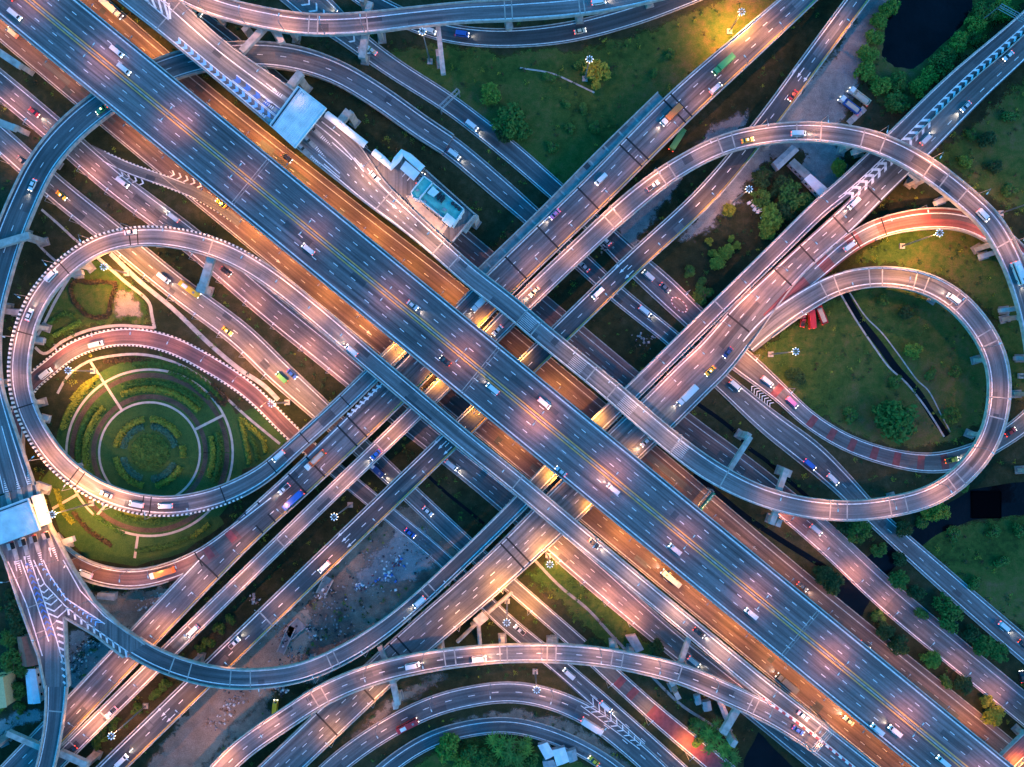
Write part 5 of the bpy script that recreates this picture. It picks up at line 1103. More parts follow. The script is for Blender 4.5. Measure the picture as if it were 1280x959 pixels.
CROWNS['bush'] = [crown_mesh(71 + i, M['leaf_b'], 9, 60, .5, .6, .42, .15) for i in range(2)]
def trunkm(m):
    m.tube((0, 0, 0), (.02, 0, .6), .07, .045, M['trunk'], 7)
    for i in range(5): a = i * 1.26; m.tube((.02, 0, .45), (.4 * math.cos(a), .4 * math.sin(a), .85), .035, .012, M['trunk'], 5)
TREES = {}
def tree(px, py, rad, kind, zone):
    R = rad * .385; h = R * (1.5 if kind != 'bush' else .9); p = W(px, py, h * .9 if kind != 'bush' else .8); TREES.setdefault((zone, kind), []).append((px, py, R, p))
for px, py, rad, kind in ((614, 113, 14, 'leaf_a'), (635, 145, 22, 'leaf_b'), (652, 160, 14, 'leaf_b'), (628, 165, 12, 'leaf_c'), (748, 84, 19, 'leaf_y'), (731, 78, 11, 'leaf_b'), (686, 100, 9, 'bush'), (727, 137, 8, 'bush'), (745, 159, 9, 'bush'), (709, 128, 7, 'bush'), (712, 162, 8, 'bush'), (691, 183, 9, 'bush'), (836, 68, 8, 'bush'), (820, 92, 7, 'bush')): tree(px, py, rad, kind, 'in the green meadow')
for px, py, rad, kind in ((1088, 83, 14, 'leaf_a'), (1092, 62, 13, 'leaf_a'), (1098, 42, 12, 'leaf_a'), (1105, 20, 12, 'leaf_a'), (1118, 2, 13, 'leaf_a'), (1106, 103, 13, 'leaf_a'), (1127, 97, 13, 'leaf_b'), (1130, 124, 16, 'leaf_b'), (1155, 104, 13, 'leaf_a'), (1167, 90, 13, 'leaf_a'), (1184, 73, 14, 'leaf_b'), (1193, 61, 12, 'leaf_b'), (1208, 48, 14, 'leaf_a'), (1229, 24, 14, 'leaf_a'), (1242, 8, 15, 'leaf_b'), (1264, 6, 14, 'leaf_a'), (1222, 42, 10, 'leaf_b')): tree(px, py, rad, kind, 'around the upper right pond')
for px, py, rad, kind in ((973, 268, 17, 'leaf_a'), (998, 241, 19, 'leaf_b'), (955, 243, 13, 'leaf_b'), (963, 283, 13, 'leaf_a'), (984, 231, 15, 'leaf_c'), (958, 218, 14, 'leaf_c'), (1012, 252, 13, 'leaf_b'), (986, 262, 15, 'leaf_c'), (1052, 206, 11, 'leaf_y'), (900, 326, 11, 'leaf_a'), (911, 314, 10, 'leaf_a'), (914, 261, 9, 'leaf_y'), (888, 301, 6, 'leaf_y'), (892, 316, 6, 'leaf_a'), (923, 306, 6, 'leaf_a'), (915, 297, 5, 'leaf_a'), (874, 352, 8, 'bush'), (880, 370, 14, 'bush'), (860, 340, 9, 'bush')): tree(px, py, rad, kind, 'between the two-lane and blue-grey viaducts')
for px, py, rad, kind in ((1108, 375, 8, 'leaf_b'), (1148, 437, 11, 'leaf_a'), (1138, 389, 10, 'leaf_c'), (1000, 469, 13, 'leaf_c'), (1120, 477, 10, 'bush'), (1192, 464, 9, 'bush'), (1138, 525, 27, 'leaf_b'), (1116, 519, 17, 'leaf_b'), (1195, 519, 12, 'leaf_b'), (1112, 510, 10, 'bush'), (1165, 470, 9, 'bush'), (1060, 520, 12, 'bush')): tree(px, py, rad, kind, 'inside the right-hand loop')
for px, py, rad, kind in ((1182, 640, 15, 'leaf_a'), (1167, 641, 12, 'leaf_y'), (1080, 667, 17, 'leaf_b'), (1064, 660, 13, 'leaf_c'), (1046, 734, 15, 'leaf_c'), (1034, 722, 13, 'leaf_c'), (1132, 730, 13, 'leaf_b'), (1198, 778, 17, 'leaf_b'), (1187, 757, 13, 'leaf_b'), (1237, 812, 15, 'leaf_b'), (1258, 822, 14, 'leaf_b'), (1112, 792, 12, 'leaf_c'), (1172, 829, 13, 'leaf_a'), (1132, 811, 14, 'leaf_c'), (1213, 862, 13, 'leaf_c'), (1252, 902, 14, 'leaf_y'), (1240, 880, 9, 'leaf_y'), (1222, 797, 12, 'leaf_c'), (1152, 745, 11, 'leaf_c'), (1150, 770, 10, 'bush'), (1104, 690, 10, 'leaf_b'), (1136, 664, 11, 'leaf_c'), (1152, 652, 9, 'bush'), (1130, 700, 10, 'leaf_c'), (1202, 606, 10, 'bush'), (1190, 668, 11, 'bush'), (1275, 660, 12, 'bush'), (1240, 664, 10, 'bush'), (1262, 240, 11, 'bush'), (1240, 170, 12, 'leaf_c'), (1262, 150, 11, 'bush'), (1215, 168, 9, 'bush'), (1250, 205, 10, 'leaf_c'), (1185, 850, 10, 'bush'), (1098, 772, 10, 'bush'), (1211, 200, 9, 'leaf_a'), (1220, 730, 10, 'bush'), (1250, 700, 10, 'bush')): tree(px, py, rad, kind, 'along the canal on the right')
for px, py, rad, kind in ((891, 931, 17, 'palm'), (911, 937, 15, 'palm'), (879, 914, 13, 'palm'), (897, 913, 12, 'palm'), (915, 952, 14, 'palm'), (870, 925, 9, 'bush'), (742, 812, 11, 'leaf_c'), (822, 812, 10, 'leaf_c'), (865, 905, 9, 'bush')): tree(px, py, rad, kind, 'beside the bottom ramp')
for px, py, rad, kind in ((560, 944, 18, 'leaf_a'), (623, 937, 17, 'palm'), (592, 952, 15, 'leaf_b'), (642, 943, 19, 'palm'), (658, 936, 12, 'palm'), (608, 955, 15, 'leaf_b'), (576, 960, 14, 'leaf_a'), (635, 962, 14, 'leaf_b'), (660, 957, 13, 'leaf_b')): tree(px, py, rad, kind, 'at the middle of the bottom edge')
for px, py, rad, kind in ((10, 769, 19, 'leaf_c'), (16, 788, 14, 'leaf_c'), (5, 834, 17, 'leaf_b'), (25, 840, 12, 'leaf_b'), (16, 868, 11, 'leaf_b'), (2, 802, 12, 'leaf_b'), (24, 886, 9, 'bush'), (8, 745, 10, 'leaf_c')): tree(px, py, rad, kind, 'by the houses at the lower left edge')
for px, py, rad, kind in ((208, 857, 9, 'bush'), (192, 866, 9, 'bush'), (222, 845, 9, 'bush'), (274, 787, 9, 'bush'), (262, 800, 9, 'bush'), (130, 917, 10, 'bush'), (145, 905, 9, 'bush'), (286, 776, 8, 'bush'), (118, 930, 9, 'bush'), (170, 886, 9, 'bush'), (250, 809, 8, 'bush')): tree(px, py, rad, kind, 'in the strip between the lower left viaducts')
KN = {'leaf_a': ('bright green', 'tree', 'broadleaf_tree'), 'leaf_b': ('mid-green', 'tree', 'broadleaf_tree'), 'leaf_c': ('dark green', 'tree', 'broadleaf_tree'), 'leaf_y': ('yellow-green', 'tree', 'broadleaf_tree'), 'palm': ('feathery green', 'palm clump', 'palm_tree'), 'bush': ('low green', 'bush', 'bush')}
tidx = 0
for (zone, kind), lst in TREES.items():
    lst.sort(key=lambda t: t[0]); c, cat, nm = KN[kind]
    for i, (px, py, R, p) in enumerate(lst):
        lab = f'the only {c} {cat} {zone}' if len(lst) == 1 else f'{ORD[i]} {c} {cat} from the left {zone}'
        root = empty(nm, (p.x, p.y, 0), tidx * 1.3); root.scale = (R, R, R * (1.0 if kind != 'bush' else .8)); setp(root, lab, cat, f'{c} plants {zone}'); cm = CROWNS[kind]; tidx += 1
        link('crown', cm[tidx % len(cm)], root); link('trunk', mesh_once('trunkm', trunkm), root)

def hedge(label, pts, wd, mat, hgt=.9, dens=5.0, name='hedge', group=None, closed=False):
    rr = random.Random(hash(label) % 9999); P = [W(*p, 0) for p in pts]; mb = MB(); w2 = wd * .3375 / 2
    for a, b in zip(P[:-1], P[1:]):
        d = b - a; ln = d.length
        if ln < 1e-4: continue
        n = Vector((-d.y, d.x, 0)) / ln; k = max(1, int(ln * w2 * 2 * dens * 2.6))
        for _ in range(k): o = rr.gauss(0, .5); o = max(-1, min(1, o)); c = a + d * rr.random() + n * w2 * o; leaf(mb, c + Vector((0, 0, .15 + hgt * (1 - o * o) * rr.uniform(.6, 1.1))), rr.uniform(.3, .6), mat, rr)
    o = mb.build(name); setp(o, label, 'hedge', group)
import zlib
def hash(s): return zlib.crc32(s.encode())
for i, (a0, a1) in enumerate(((-88, -28), (-12, 8), (24, 78), (100, 172), (190, 262))):
    hedge(f'{ORD[i]} yellow-green hedge arc clockwise from the top around the central flower circle', arc(42, a0, a1, 16), 8, M['leaf_y'], 1.0, 7, group='hedge arcs of the ring garden')
for i, (a0, a1) in enumerate(((-85, -12), (22, 85), (105, 170), (190, 258))):
    hedge(f'{ORD[i]} silvery plant arc clockwise from the top inside the yellow-green hedges', arc(33, a0, a1, 16), 8, M['leaf_s'], .6, 7, 'plant_arc', 'silvery arcs of the ring garden')
hedge('round bed of dark leafy plants at the centre of the ring garden', [(GC[0] + q * math.cos(q * 2.2), GC[1] + q * math.sin(q * 2.2)) for q in np.linspace(0, 23, 120)], 6, M['leaf_b'], .35, 5, 'plant_bed')
for i, (r0, a0, a1, m) in enumerate(((80, -115, -40, 'leaf_y'), (88, -112, -42, 'leaf_b'), (80, -15, 22, 'leaf_y'), (80, 150, 225, 'leaf_y'), (88, 152, 222, 'leaf_b'), (86, 55, 118, 'leaf_b'), (88, -17, 24, 'leaf_b'), (78, 58, 116, 'leaf_y'), (112, -100, -40, 'leaf_b'), (112, -165, -128, 'leaf_y'))):
    hedge(f'{ORD[i]} long curved hedge row in the outer planting ring, listed clockwise from the top', arc(r0, a0, a1, 24), 8, M[m], 1.2, 7, group='hedge rows of the planting ring')
for i, (pts, m) in enumerate((([(118, 600 + 44), (135, 655), (155, 668)], 'leaf_b'), ([(70, 610), (80, 640), (92, 655)], 'leaf_y'), ([(92, 640), (110, 662), (140, 682)], 'leaf_r'), ([(170, 688), (205, 684), (235, 672)], 'leaf_b'), ([(240, 672), (262, 655)], 'leaf_y'), ([(300, 522), (306, 545), (312, 580)], 'leaf_y'), ([(300, 522), (330, 550), (332, 566)], 'leaf_y'), ([(312, 545), (320, 560), (322, 574)], 'leaf_b'), ([(68, 420), (85, 410), (102, 402)], 'leaf_a'), ([(62, 405), (80, 392), (95, 395)], 'leaf_b'), ([(88, 358), (96, 350), (112, 353), (130, 352), (146, 355), (140, 372), (136, 395), (118, 398), (106, 392), (92, 376), (88, 358)], 'leaf_r'), ([(130, 452), (160, 450), (190, 453)], 'leaf_r'), ([(90, 500), (105, 482), (125, 470)], 'leaf_y'), ([(212, 465), (240, 478), (262, 498)], 'leaf_b'), ([(265, 480), (285, 500), (278, 506), (262, 490)], 'leaf_r'))):
    hedge(f'{ORD[i]} hand-planted shrub row of the left garden, counted from the plaza side', pts, 6, M[m], .8, 6, 'shrub_row', 'shrub rows of the left garden')
hedge('yellow-green clipped hedge along the forecourt of the green-roofed office', [(514, 256), (524, 266), (538, 281), (552, 297), (562, 302)], 4, M['leaf_y'], 15.0, 0) if False else None
# uneven low undergrowth over the open ground
ug = MB(); rr = random.Random(5)
GP = np.concatenate([r.P[::2, :2] for r in GROUND]); GH = np.concatenate([r.hw[::2] for r in GROUND]) + 1.0
def inpoly(poly, x, y):
    c = False; j = len(poly) - 1
    for i in range(len(poly)):
        if (poly[i][1] > y) != (poly[j][1] > y) and x < (poly[j][0] - poly[i][0]) * (y - poly[i][1]) / (poly[j][1] - poly[i][1] + 1e-9) + poly[i][0]: c = not c
        j = i
    return c
bare = [p for n_, p in PATCHES if n_ in ('gravel_yard', 'rubble_yard', 'pond', 'canal', 'black_pond', 'garden_lawn', 'flower_bed', 'sand_lot', 'earth_lot', 'pale_dirt')]
cnt = 0
while cnt < 5200:
    px, py = rr.uniform(-20, 1300), rr.uniform(-20, 980)
    cl = math.sin(px * .045 + 1) * math.cos(py * .05) + .5 * math.sin(px * .13 + py * .11)
    if cl + rr.uniform(-1, 1) < .1: cnt += .25; continue
    p = W(px, py, 0)
    if np.any(np.hypot(GP[:, 0] - p.x, GP[:, 1] - p.y) < GH) or any(inpoly(b, px, py) for b in bare): cnt += .25; continue
    m = M[rr.choice(('leaf_b', 'leaf_c', 'leaf_c', 'leaf_r', 'leaf_y', 'leaf_b'))]; R = rr.uniform(.3, 1.3)
    for _ in range(int(10 + R * 10)):
        leaf(ug, Vector((p.x + rr.gauss(0, R * .5), p.y + rr.gauss(0, R * .5), .1 + rr.random() * R * .7)), rr.uniform(.18, .42), m, rr)
    cnt += 1
setp(ug.build('undergrowth'), 'low weeds and tufts scattered over the open ground between the roads', 'undergrowth', kind='stuff')
# rubbish and rubble
def rubble(label, spots, n, s, mats, name='rubbish'):
    mb = MB(); r2 = random.Random(n)
    for x, y, sp in spots:
        for _ in range(n): p = W(x + r2.gauss(0, sp), y + r2.gauss(0, sp * .7), 0); q = s * r2.uniform(.3, 1.2); mb.box((p.x, p.y, q * .3), (q, q * r2.uniform(.4, 1), q * .6), M[r2.choice(mats)], r2.uniform(0, 3), .8)
    setp(mb.build(name), label, 'rubbish', kind='stuff')
rubble('white rubbish spread over the bare patch in the dirt lot', [(492, 708, 6), (487, 720, 5), (498, 700, 4), (450, 732, 3), (478, 726, 7)], 26, 1.1, ('wallwhite', 'roofgrey', 'roofwhite', 'navy', 'redpaint'))
rubble('rubbish heaps along the dirt lot', [(410, 738, 5), (385, 785, 4), (402, 745, 4), (355, 800, 5), (318, 750, 5), (322, 770, 5), (352, 865, 5), (395, 795, 6), (345, 855, 6)], 22, 1.0, ('dark', 'roofgrey', 'conc_dark', 'wallwhite', 'earth'))
rubble('earth clods and broken slabs over the dirt lot', [(400, 760, 16), (440, 745, 20), (480, 700, 20), (520, 690, 14), (430, 790, 18), (350, 790, 14), (370, 820, 14), (300, 850, 16)], 60, .9, ('conc_dark', 'earth', 'dark', 'conc_dark', 'roofgrey'))
rubble('litter strewn in the fork of the ramps', [(100, 820, 9), (110, 805, 8), (95, 835, 6)], 55, .8, ('wallwhite', 'roofgrey', 'earth', 'dark', 'conc'))
rubble('brick rubble in the sandy lot', [(268, 905, 6), (285, 890, 5), (300, 875, 5), (290, 880, 6)], 26, .9, ('earth', 'conc', 'roofgrey', 'wallwhite'))
rubble('rubbish below the red exit ramp', [(178, 758, 5), (190, 750, 5), (200, 745, 3)], 22, .8, ('conc', 'wallwhite', 'roofgrey'))
rubble('stones in the scrub strip between the viaducts', [(800, 420, 6), (810, 428, 5), (760, 305, 5), (755, 312, 4), (860, 195, 4)], 18, .9, ('conc', 'dark', 'roofgrey'))
for i, (x, y, a, b, c) in enumerate(((358, 800, 12, 3, 1.15), (368, 786, 8, 5, .75), (406, 733, 8, 4, 1.1))):
    p = W(x, y, .5); root = setp(empty('concrete_trough', (p.x, p.y, 0), c), f'{ORD[i]} broken concrete trough from the left in the dirt lot', 'trough', 'broken troughs in the dirt lot')
    mb = MB(); mb.box((0, 0, .2), (a, b, .4), M['conc_dark']); mb.build('trough_floor', root)
    for s in (-1, 1): mb = MB(); mb.box((0, s * b / 2, .6), (a, .4, 1.2), M['conc']); mb.build('trough_wall', root)

# ---------------------------------------------------------------- vehicles
VM = {}
def vehicle_meshes(kind, color):
    if (kind, color) in VM: return VM[(kind, color)]
    P = paint(color); out = []
    def prof(pts, wd, mat, name, tw=None):
        """side outline (x along, z up), extruded to width, upper points drawn in"""
        mb = MB(); zmax = max(p[1] for p in pts); zmin = min(p[1] for p in pts); f = lambda z: wd / 2 * (1 - (0 if tw is None else tw) * max(0, (z - zmin)) / (zmax - zmin))
        L_ = [(x, f(z), z) for x, z in pts]; R_ = [(x, -f(z), z) for x, z in pts]; n = len(pts)
        mb.poly(R_, mat); mb.poly(L_[::-1], mat)
        for i in range(n): j = (i + 1) % n; mb.poly([R_[i], L_[i], L_[j], R_[j]][::-1], mat)
        return mb
    def boxm(c, s, mat, tp=1.0): mb = MB(); mb.box(c, s, mat, 0, tp); return mb
    if kind in ('car', 'taxi'):
        L_, Wd = 4.9, 1.9
        out.append(('body', prof([(-2.45, .35), (2.35, .35), (2.45, .6), (2.35, .82), (1.2, .98), (-1.7, 1.0), (-2.4, .92), (-2.48, .6)], Wd, P, 'body', .1)))
        out.append(('window', prof([(-1.75, 1.0), (1.15, .98), (.45, 1.42), (-1.15, 1.42)], Wd * .9, M['glass'], 'w', .18)))
        out.append(('roof', boxm((-.35, 0, 1.45), (1.55, 1.36, .07), P, .94)))
        if kind == 'taxi': out.append(('roof_sign', boxm((-.1, 0, 1.55), (.3, .6, .14), M['lampglow'])))
    elif kind == 'pickup':
        L_, Wd = 5.4, 1.95
        out.append(('body', prof([(-2.7, .45), (2.6, .45), (2.7, .7), (2.6, 1.0), (1.4, 1.1), (-2.7, 1.1)], Wd, P, 'body', .05)))
        out.append(('window', prof([(-.65, 1.1), (1.4, 1.1), (.75, 1.68), (-.5, 1.68)], Wd * .9, M['glass'], 'w', .14))); out.append(('roof', boxm((.12, 0, 1.71), (1.2, 1.48, .07), P, .95)))
        out.append(('cargo_bed', boxm((-1.65, 0, 1.11), (1.85, 1.6, .03), M['dark'])))
    elif kind == 'van':
        L_, Wd = 5.6, 2.0
        out.append(('body', prof([(-2.8, .4), (2.7, .4), (2.8, .8), (2.4, 1.2), (1.75, 2.0), (1.4, 2.15), (-2.7, 2.15), (-2.8, 1.9)], Wd, P, 'body', .1)))
        out.append(('window', boxm((2.02, 0, 1.62), (.5, 1.6, .62), M['glass'], .8))); out.append(('window', boxm((-.4, 0, 1.6), (4.0, 2.0, .5), M['glass'])))
    elif kind == 'bus':
        L_, Wd = 9.4, 2.5
        out.append(('body', prof([(-4.7, .4), (4.6, .4), (4.7, 1.2), (4.55, 2.9), (4.35, 3.1), (-4.55, 3.1), (-4.7, 2.8)], Wd, P, 'body', .08)))
        out.append(('window', boxm((0, 0, 2.1), (8.6, 2.46, .8), M['glass']))); out.append(('roof_unit', boxm((-1.8, 0, 3.2), (2.6, 1.6, .25), M['roofwhite'], .9))); out.append(('roof_hatch', boxm((2.8, 0, 3.14), (.9, .9, .1), M['roofgrey'])))
    elif kind in ('truck', 'flatbed'):
        L_, Wd = 10.2, 2.5
        out.append(('cab', prof([(2.9, .5), (5.0, .5), (5.1, 1.2), (4.9, 2.4), (4.6, 2.7), (2.95, 2.7)], 2.4, P if kind == 'truck' and color not in ('orange',) else M['wallwhite'], 'cab', .06)))
        out.append(('window', boxm((4.9, 0, 1.95), (.25, 2.0, .7), M['glass']))); out.append(('chassis', boxm((-.4, 0, .75), (9.4, 1.4, .3), M['dark'])))
        if kind == 'truck': out.append(('cargo_box', boxm((-1.2, 0, 2.05), (7.8, 2.5, 2.3), P)))
        else:
            out.append(('cargo_floor', boxm((-1.2, 0, 1.0), (7.8, 2.5, .2), P))); 
            for s in (-1, 1): out.append(('side_board', boxm((-1.2, s * 1.2, 1.6), (7.8, .12, 1.1), P)))
            out.append(('tail_board', boxm((-5.05, 0, 1.6), (.12, 2.3, 1.1), P))); out.append(('load', boxm((-1.4, 0, 1.5), (6.6, 2.1, .9), M['paving'], .9)))
    hx = L_ / 2; zz = .68 if kind in ('car', 'taxi') else .85
    if kind in ('truck', 'flatbed'): hx = 5.1
    res = [(n, m.mesh(n)) for n, m in out]
    for s in (-1, 1):
        a = MB(); a.box((hx - .08, s * (Wd / 2 - .35), zz), (.3, .42, .2), M['headl']); res.append(('headlight', a.mesh('headlight')))
        a = MB(); a.box((-L_ / 2 + (.02 if kind not in ('truck', 'flatbed') else -.0), s * (Wd / 2 - .3), zz + .08), (.22, .36, .18), M['taill']); res.append(('tail_light', a.mesh('tail_light')))
        for x in ((hx * .62, -hx * .62) if kind not in ('truck', 'flatbed', 'bus') else (hx * .7, -hx * .45, -hx * .7) if kind != 'bus' else (hx * .62, -hx * .55)):
            rr_ = .33 if kind in ('car', 'taxi', 'van') else .38 if kind == 'pickup' else .5
            a = MB(); a.tube((x, s * (Wd / 2 - .22), rr_), (x, s * (Wd / 2 + .02), rr_), rr_, rr_, M['tyre'], 12); a.tube((x, s * (Wd / 2 + .021), rr_), (x, s * (Wd / 2 + .03), rr_), rr_ * .55, rr_ * .5, M['rimm'], 8); res.append(('wheel', a.mesh('wheel')))
    VM[(kind, color)] = res; return res
RN = {'main': 'on the six-lane highway', 'G1': 'on the lower left frontage road', 'M1': 'on the reddish frontage road', 'M2': 'on the purple side road', 'B1': 'on the toll ramp and its loop', 'C1': 'on the pink arch ramp', 'N1': 'on the three-lane viaduct', 'N3': 'on the two-lane viaduct', 'N4a': 'on the blue-grey viaduct', 'N4b': 'on the broad pinkish viaduct', 'C2': 'on the red-surfaced ramp', 'B2': 'on the left loop ramp', 'G2': 'on the mauve service road', 'G3': 'on the left service road', 'K': 'on the teal curved bridge', 'K2': 'on the right-hand blue slip road', 'L': 'on the road with red bands', 'P': 'on the top ramp', 'Q': 'on the dark curved road', 'F': 'on the amber bottom ramp', 'H1': 'on the wide bottom loop road', 'Z': 'on the red loop road', 'G3b': 'on the dark service road', 'ZR': 'on the dark red exit ramp', 'E': 'on the exit ramp'}
VEH = [(21, 20, 'van', 'white', 'main', 1), (148, 66, 'van', 'white', 'main', 1), (157, 88, 'van', 'white', 'main', 1), (386, 312, 'van', 'white', 'main', -1), (516, 382, 'car', 'silver', 'main', 1), (616, 486, 'van', 'white', 'main', -1), (680, 504, 'van', 'white', 'main', 1), (766, 611, 'van', 'white', 'main', -1), (843, 686, 'van', 'silver', 'main', -1), (938, 766, 'van', 'white', 'main', -1), (1095, 910, 'van', 'white', 'main', -1), (1117, 912, 'van', 'white', 'main', -1), (1177, 950, 'van', 'white', 'main', -1), (557, 451, 'car', 'black', 'main', -1), (700, 590, 'car', 'silver', 'main', -1), (12, -4, 'car', 'red', 'main', -1),
 (17, 42, 'van', 'cream', 'G1', -1), (277, 255, 'taxi', 'yellow', 'G1', -1), (237, 246, 'van', 'white', 'G2', -1), (838, 722, 'bus', 'white', 'G1', -1), (982, 852, 'truck', 'grey', 'G1', -1), (1060, 900, 'car', 'white', 'G1', -1),
 (359, 198, 'car', 'black', 'M1', 1), (145, 10, 'truck', 'white', 'M1', 1), (1080, 806, 'car', 'black', 'M1', 1), (1002, 733, 'car', 'grey', 'M1', 1),
 (479, 211, 'car', 'white', 'B1', 1), (1190, 374, 'van', 'white', 'B1', 1), (997, 168, 'van', 'white', 'C1', 1), (934, 176, 'taxi', 'yellow', 'C1', 1), (816, 233, 'pickup', 'white', 'C1', 1), (1227, 270, 'van', 'white', 'C1', 1), (1270, 342, 'bus', 'white', 'C1', 1),
 (838, 146, 'truck', 'orange', 'N1', 1), (903, 83, 'truck', 'green', 'N1', 1), (895, 113, 'van', 'silver', 'N1', -1), (751, 225, 'van', 'white', 'N1', 1), (692, 267, 'car', 'pink', 'N1', 1), (602, 378, 'truck', 'white', 'N1', 1), (395, 575, 'flatbed', 'orange', 'N1', 1), (356, 611, 'pickup', 'white', 'N1', 1), (369, 627, 'truck', 'blue', 'N1', 1), (91, 938, 'car', 'black', 'C1', -1),
 (242, 788, 'van', 'white', 'C1', -1), (141, 890, 'pickup', 'white', 'C1', -1), (470, 568, 'car', 'blue', 'C1', -1), (668, 365, 'car', 'cream', 'C1', -1), (622, 413, 'car', 'white', 'C1', -1),
 (747, 367, 'van', 'white', 'N3', 1), (406, 708, 'van', 'white', 'N3', 1), (294, 803, 'pickup', 'white', 'N3', -1), (154, 949, 'van', 'white', 'N3', -1), (991, 121, 'car', 'red', 'N3', 1), (605, 508, 'car', 'white', 'N3', 1),
 (1206, 134, 'car', 'silver', 'N4b', 1), (1257, 69, 'car', 'white', 'N4b', 1), (1156, 175, 'van', 'silver', 'N4b', -1), (1061, 308, 'van', 'white', 'C2', 1), (1066, 255, 'van', 'white', 'N4b', 1), (909, 441, 'car', 'dark blue', 'N4b', 1), (887, 464, 'taxi', 'yellow', 'N4b', 1), (858, 494, 'truck', 'white', 'N4b', 1), (807, 552, 'car', 'white', 'N4b', 1),
 (349, 570, 'van', 'white', 'B2', 1), (122, 432, 'van', 'white', 'Z', 1), (60, 468, 'van', 'white', 'Z', 1), (109, 717, 'van', 'white', 'ZR', 1), (205, 715, 'truck', 'orange', 'ZR', 1),
 (66, 345, 'van', 'white', 'B2', 1), (38, 394, 'car', 'white', 'B2', 1), (134, 618, 'car', 'silver', 'B2', 1), (172, 630, 'van', 'white', 'B2', 1), (208, 632, 'van', 'white', 'B2', 1), (440, 438, 'van', 'white', 'B2', -1), (873, 790, 'car', 'black', 'B2', 1), (742, 679, 'car', 'black', 'B2', 1), (1003, 894, 'car', 'white', 'B2', 1), (164, 290, 'car', 'white', 'B2', 1),
 (155, 229, 'van', 'white', 'G2', 1), (44, 141, 'car', 'red', 'G2', 1), (283, 340, 'car', 'black', 'G2', 1), (867, 826, 'van', 'white', 'G2', 1), (562, 584, 'van', 'white', 'G2', 1),
 (29, 202, 'car', 'grey', 'G3', 1), (78, 245, 'taxi', 'yellow', 'G3', 1), (206, 348, 'van', 'white', 'G3', 1), (239, 362, 'bus', 'yellow', 'G3', 1), (285, 414, 'taxi', 'yellow', 'G3', 1), (353, 472, 'van', 'green', 'G3', -1), (367, 466, 'car', 'blue', 'G3', 1), (470, 585, 'bus', 'dark blue', 'G3', 1), (535, 639, 'car', 'white', 'G3', 1), (711, 841, 'van', 'white', 'G3b', -1), (757, 882, 'van', 'white', 'G3b', 1), (513, 666, 'car', 'blue', 'G3b', 1), (651, 785, 'pickup', 'white', 'G3b', -1),
 (128, 138, 'taxi', 'green', 'K', 1), (42, 232, 'car', 'white', 'K', 1), (568, 194, 'van', 'white', 'K2', 1), (465, 64, 'car', 'white', 'L', -1), (590, 158, 'van', 'white', 'L', 1), (810, 345, 'van', 'white', 'L', -1), (831, 360, 'car', 'grey', 'L', 1), (809, 385, 'van', 'white', 'K2', 1), (730, 334, 'car', 'silver', 'K2', -1), (757, 301, 'car', 'white', 'L', -1),
 (989, 503, 'van', 'pink', 'L', 1), (1009, 583, 'van', 'blue', 'K2', 1), (1040, 599, 'van', 'white', 'K2', 1), (1188, 575, 'pickup', 'yellow', 'L', 1), (1019, 662, 'van', 'silver', 'M2', 1), (1254, 783, 'van', 'white', 'K2', 1), (1278, 805, 'car', 'black', 'K2', 1), (958, 477, 'van', 'white', 'L', 1), (927, 472, 'van', 'white', 'K2', 1), (1262, 540, 'car', 'red', 'L', 1),
 (537, 40, 'van', 'white', 'Q', 1), (578, 44, 'van', 'blue', 'Q', 1), (725, 40, 'car', 'cream', 'Q', 1), (748, 4, 'van', 'white', 'P', 1), (436, 10, 'car', 'red', 'L', -1),
 (516, 831, 'van', 'white', 'F', 1), (599, 822, 'van', 'white', 'F', 1), (511, 907, 'bus', 'red', 'H1', 1), (737, 911, 'truck', 'white', 'H1', 1), (524, 752, 'van', 'white', 'N4a', 1), (997, 912, 'car', 'blue', 'F', 1), (247, 16, 'car', 'cream', 'M2', 1)]
from collections import Counter, defaultdict
def place(name, kind, color, p, ang, label, group, cat):
    root = empty(name, p, ang); setp(root, label, cat, group)
    for n, me in vehicle_meshes(kind, color): link(n, me, root)
    return root
CATN = {'car': 'car', 'taxi': 'taxi', 'pickup': 'pickup truck', 'van': 'van', 'bus': 'bus', 'truck': 'truck', 'flatbed': 'flatbed truck'}
grp = defaultdict(list)
for t in VEH: grp[(t[2], t[3], t[4])].append(t)
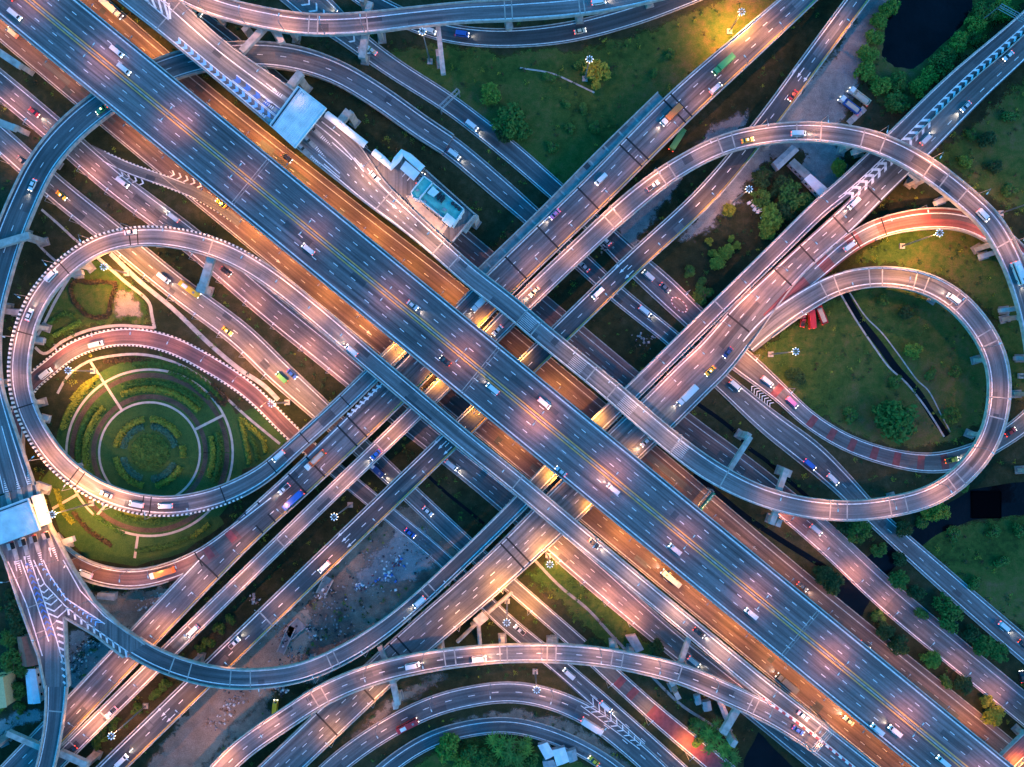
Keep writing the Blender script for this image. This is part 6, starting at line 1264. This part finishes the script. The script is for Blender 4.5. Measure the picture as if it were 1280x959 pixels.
for (kind, color, key), lst in grp.items():
    lst.sort(key=lambda t: ROADS[key].near(t[0], t[1])[0])
    for i, (px, py, _, _, _, sg) in enumerate(lst):
        r = ROADS[key]; v, off = r.near(px, py); hw = float(np.interp(v, r.S, r.hw)); off = max(-hw + 2.2, min(hw - 2.2, off)); p = r.at(v, off, dz=.02); a = r.ang(v) + (0 if sg > 0 else math.pi)
        p1, p2 = r.at(min(r.L, v + 2), off), r.at(max(0, v - 2), off)
        lab = (f'the only {color} {CATN[kind]} {RN[key]}' if len(lst) == 1 else f'{ORD[i]} {color} {CATN[kind]} {RN[key]}, from its upper end')
        o = place({'car': 'passenger_car', 'taxi': 'taxi', 'pickup': 'pickup_truck', 'van': 'delivery_van', 'bus': 'city_bus', 'truck': 'box_truck', 'flatbed': 'flatbed_truck'}[kind], kind, color, p, a, lab, f'vehicles {RN[key]}', CATN[kind])
        if (int(px) + i) % 2 == 0 and kind != 'taxi':
            l = bpy.data.lights.new('headlight_beam', 'SPOT'); l.spot_size = math.radians(70); l.spot_blend = .9; l.energy = 55 * LAMP * 2; l.color = (1, .86, .66); l.shadow_soft_size = .25
            lo = bpy.data.objects.new('headlight_beam', l); COL.objects.link(lo); lo.parent = o; lo.location = (2.8 if kind not in ('bus', 'truck', 'flatbed') else 5.2, 0, 1.0); lo.rotation_euler = (0, math.radians(-72), 0)
        o.rotation_euler[1] = -math.atan2(p1.z - p2.z, (p1 - p2).xy.length) * (1 if sg > 0 else -1)
# parked vehicles off the roads
def parked(name, kind, color, px, py, deg, label, cat, h=0.03): place(name, kind, color, W(px, py, h), math.radians(deg), label, 'parked vehicles', cat)
parked('flatbed_truck', 'flatbed', 'cream', 1072, 122, 143, 'upper parked truck with white cab and tan open load on the gravel yard', 'truck')
parked('flatbed_truck', 'flatbed', 'blue', 1060, 133, 143, 'lower parked truck with blue sides on the gravel yard', 'truck')
parked('box_truck', 'truck', 'green', 846, 176, 58, 'green truck parked under the three-lane viaduct', 'truck')
parked('flatbed_truck', 'flatbed', 'red', 1024, 391, 112, 'red flatbed truck parked below the right-hand loop ramp', 'truck')
parked('box_truck', 'truck', 'red', 1012, 396, 95, 'red box truck half hidden by the right-hand loop ramp', 'truck')
parked('pickup_truck', 'pickup', 'red', 1003, 401, 80, 'small red pickup parked below the right-hand loop ramp', 'pickup truck')
parked('passenger_car', 'car', 'yellow', 742, 950, 140, 'yellow car parked beside the shacks at the bottom', 'car')
parked('passenger_car', 'car', 'grey', 526, 224, 60, 'grey car under the carport of the green-roofed office', 'car', 13.95)
parked('box_truck', 'van', 'yellow', 345, 882, 85, 'yellow van standing on the dirt above the amber ramp', 'van')
parked('passenger_car', 'car', 'black', 1276, 845, 100, 'black car at the right edge beside the purple side road', 'car')
for r in ELEV + GROUND: pass
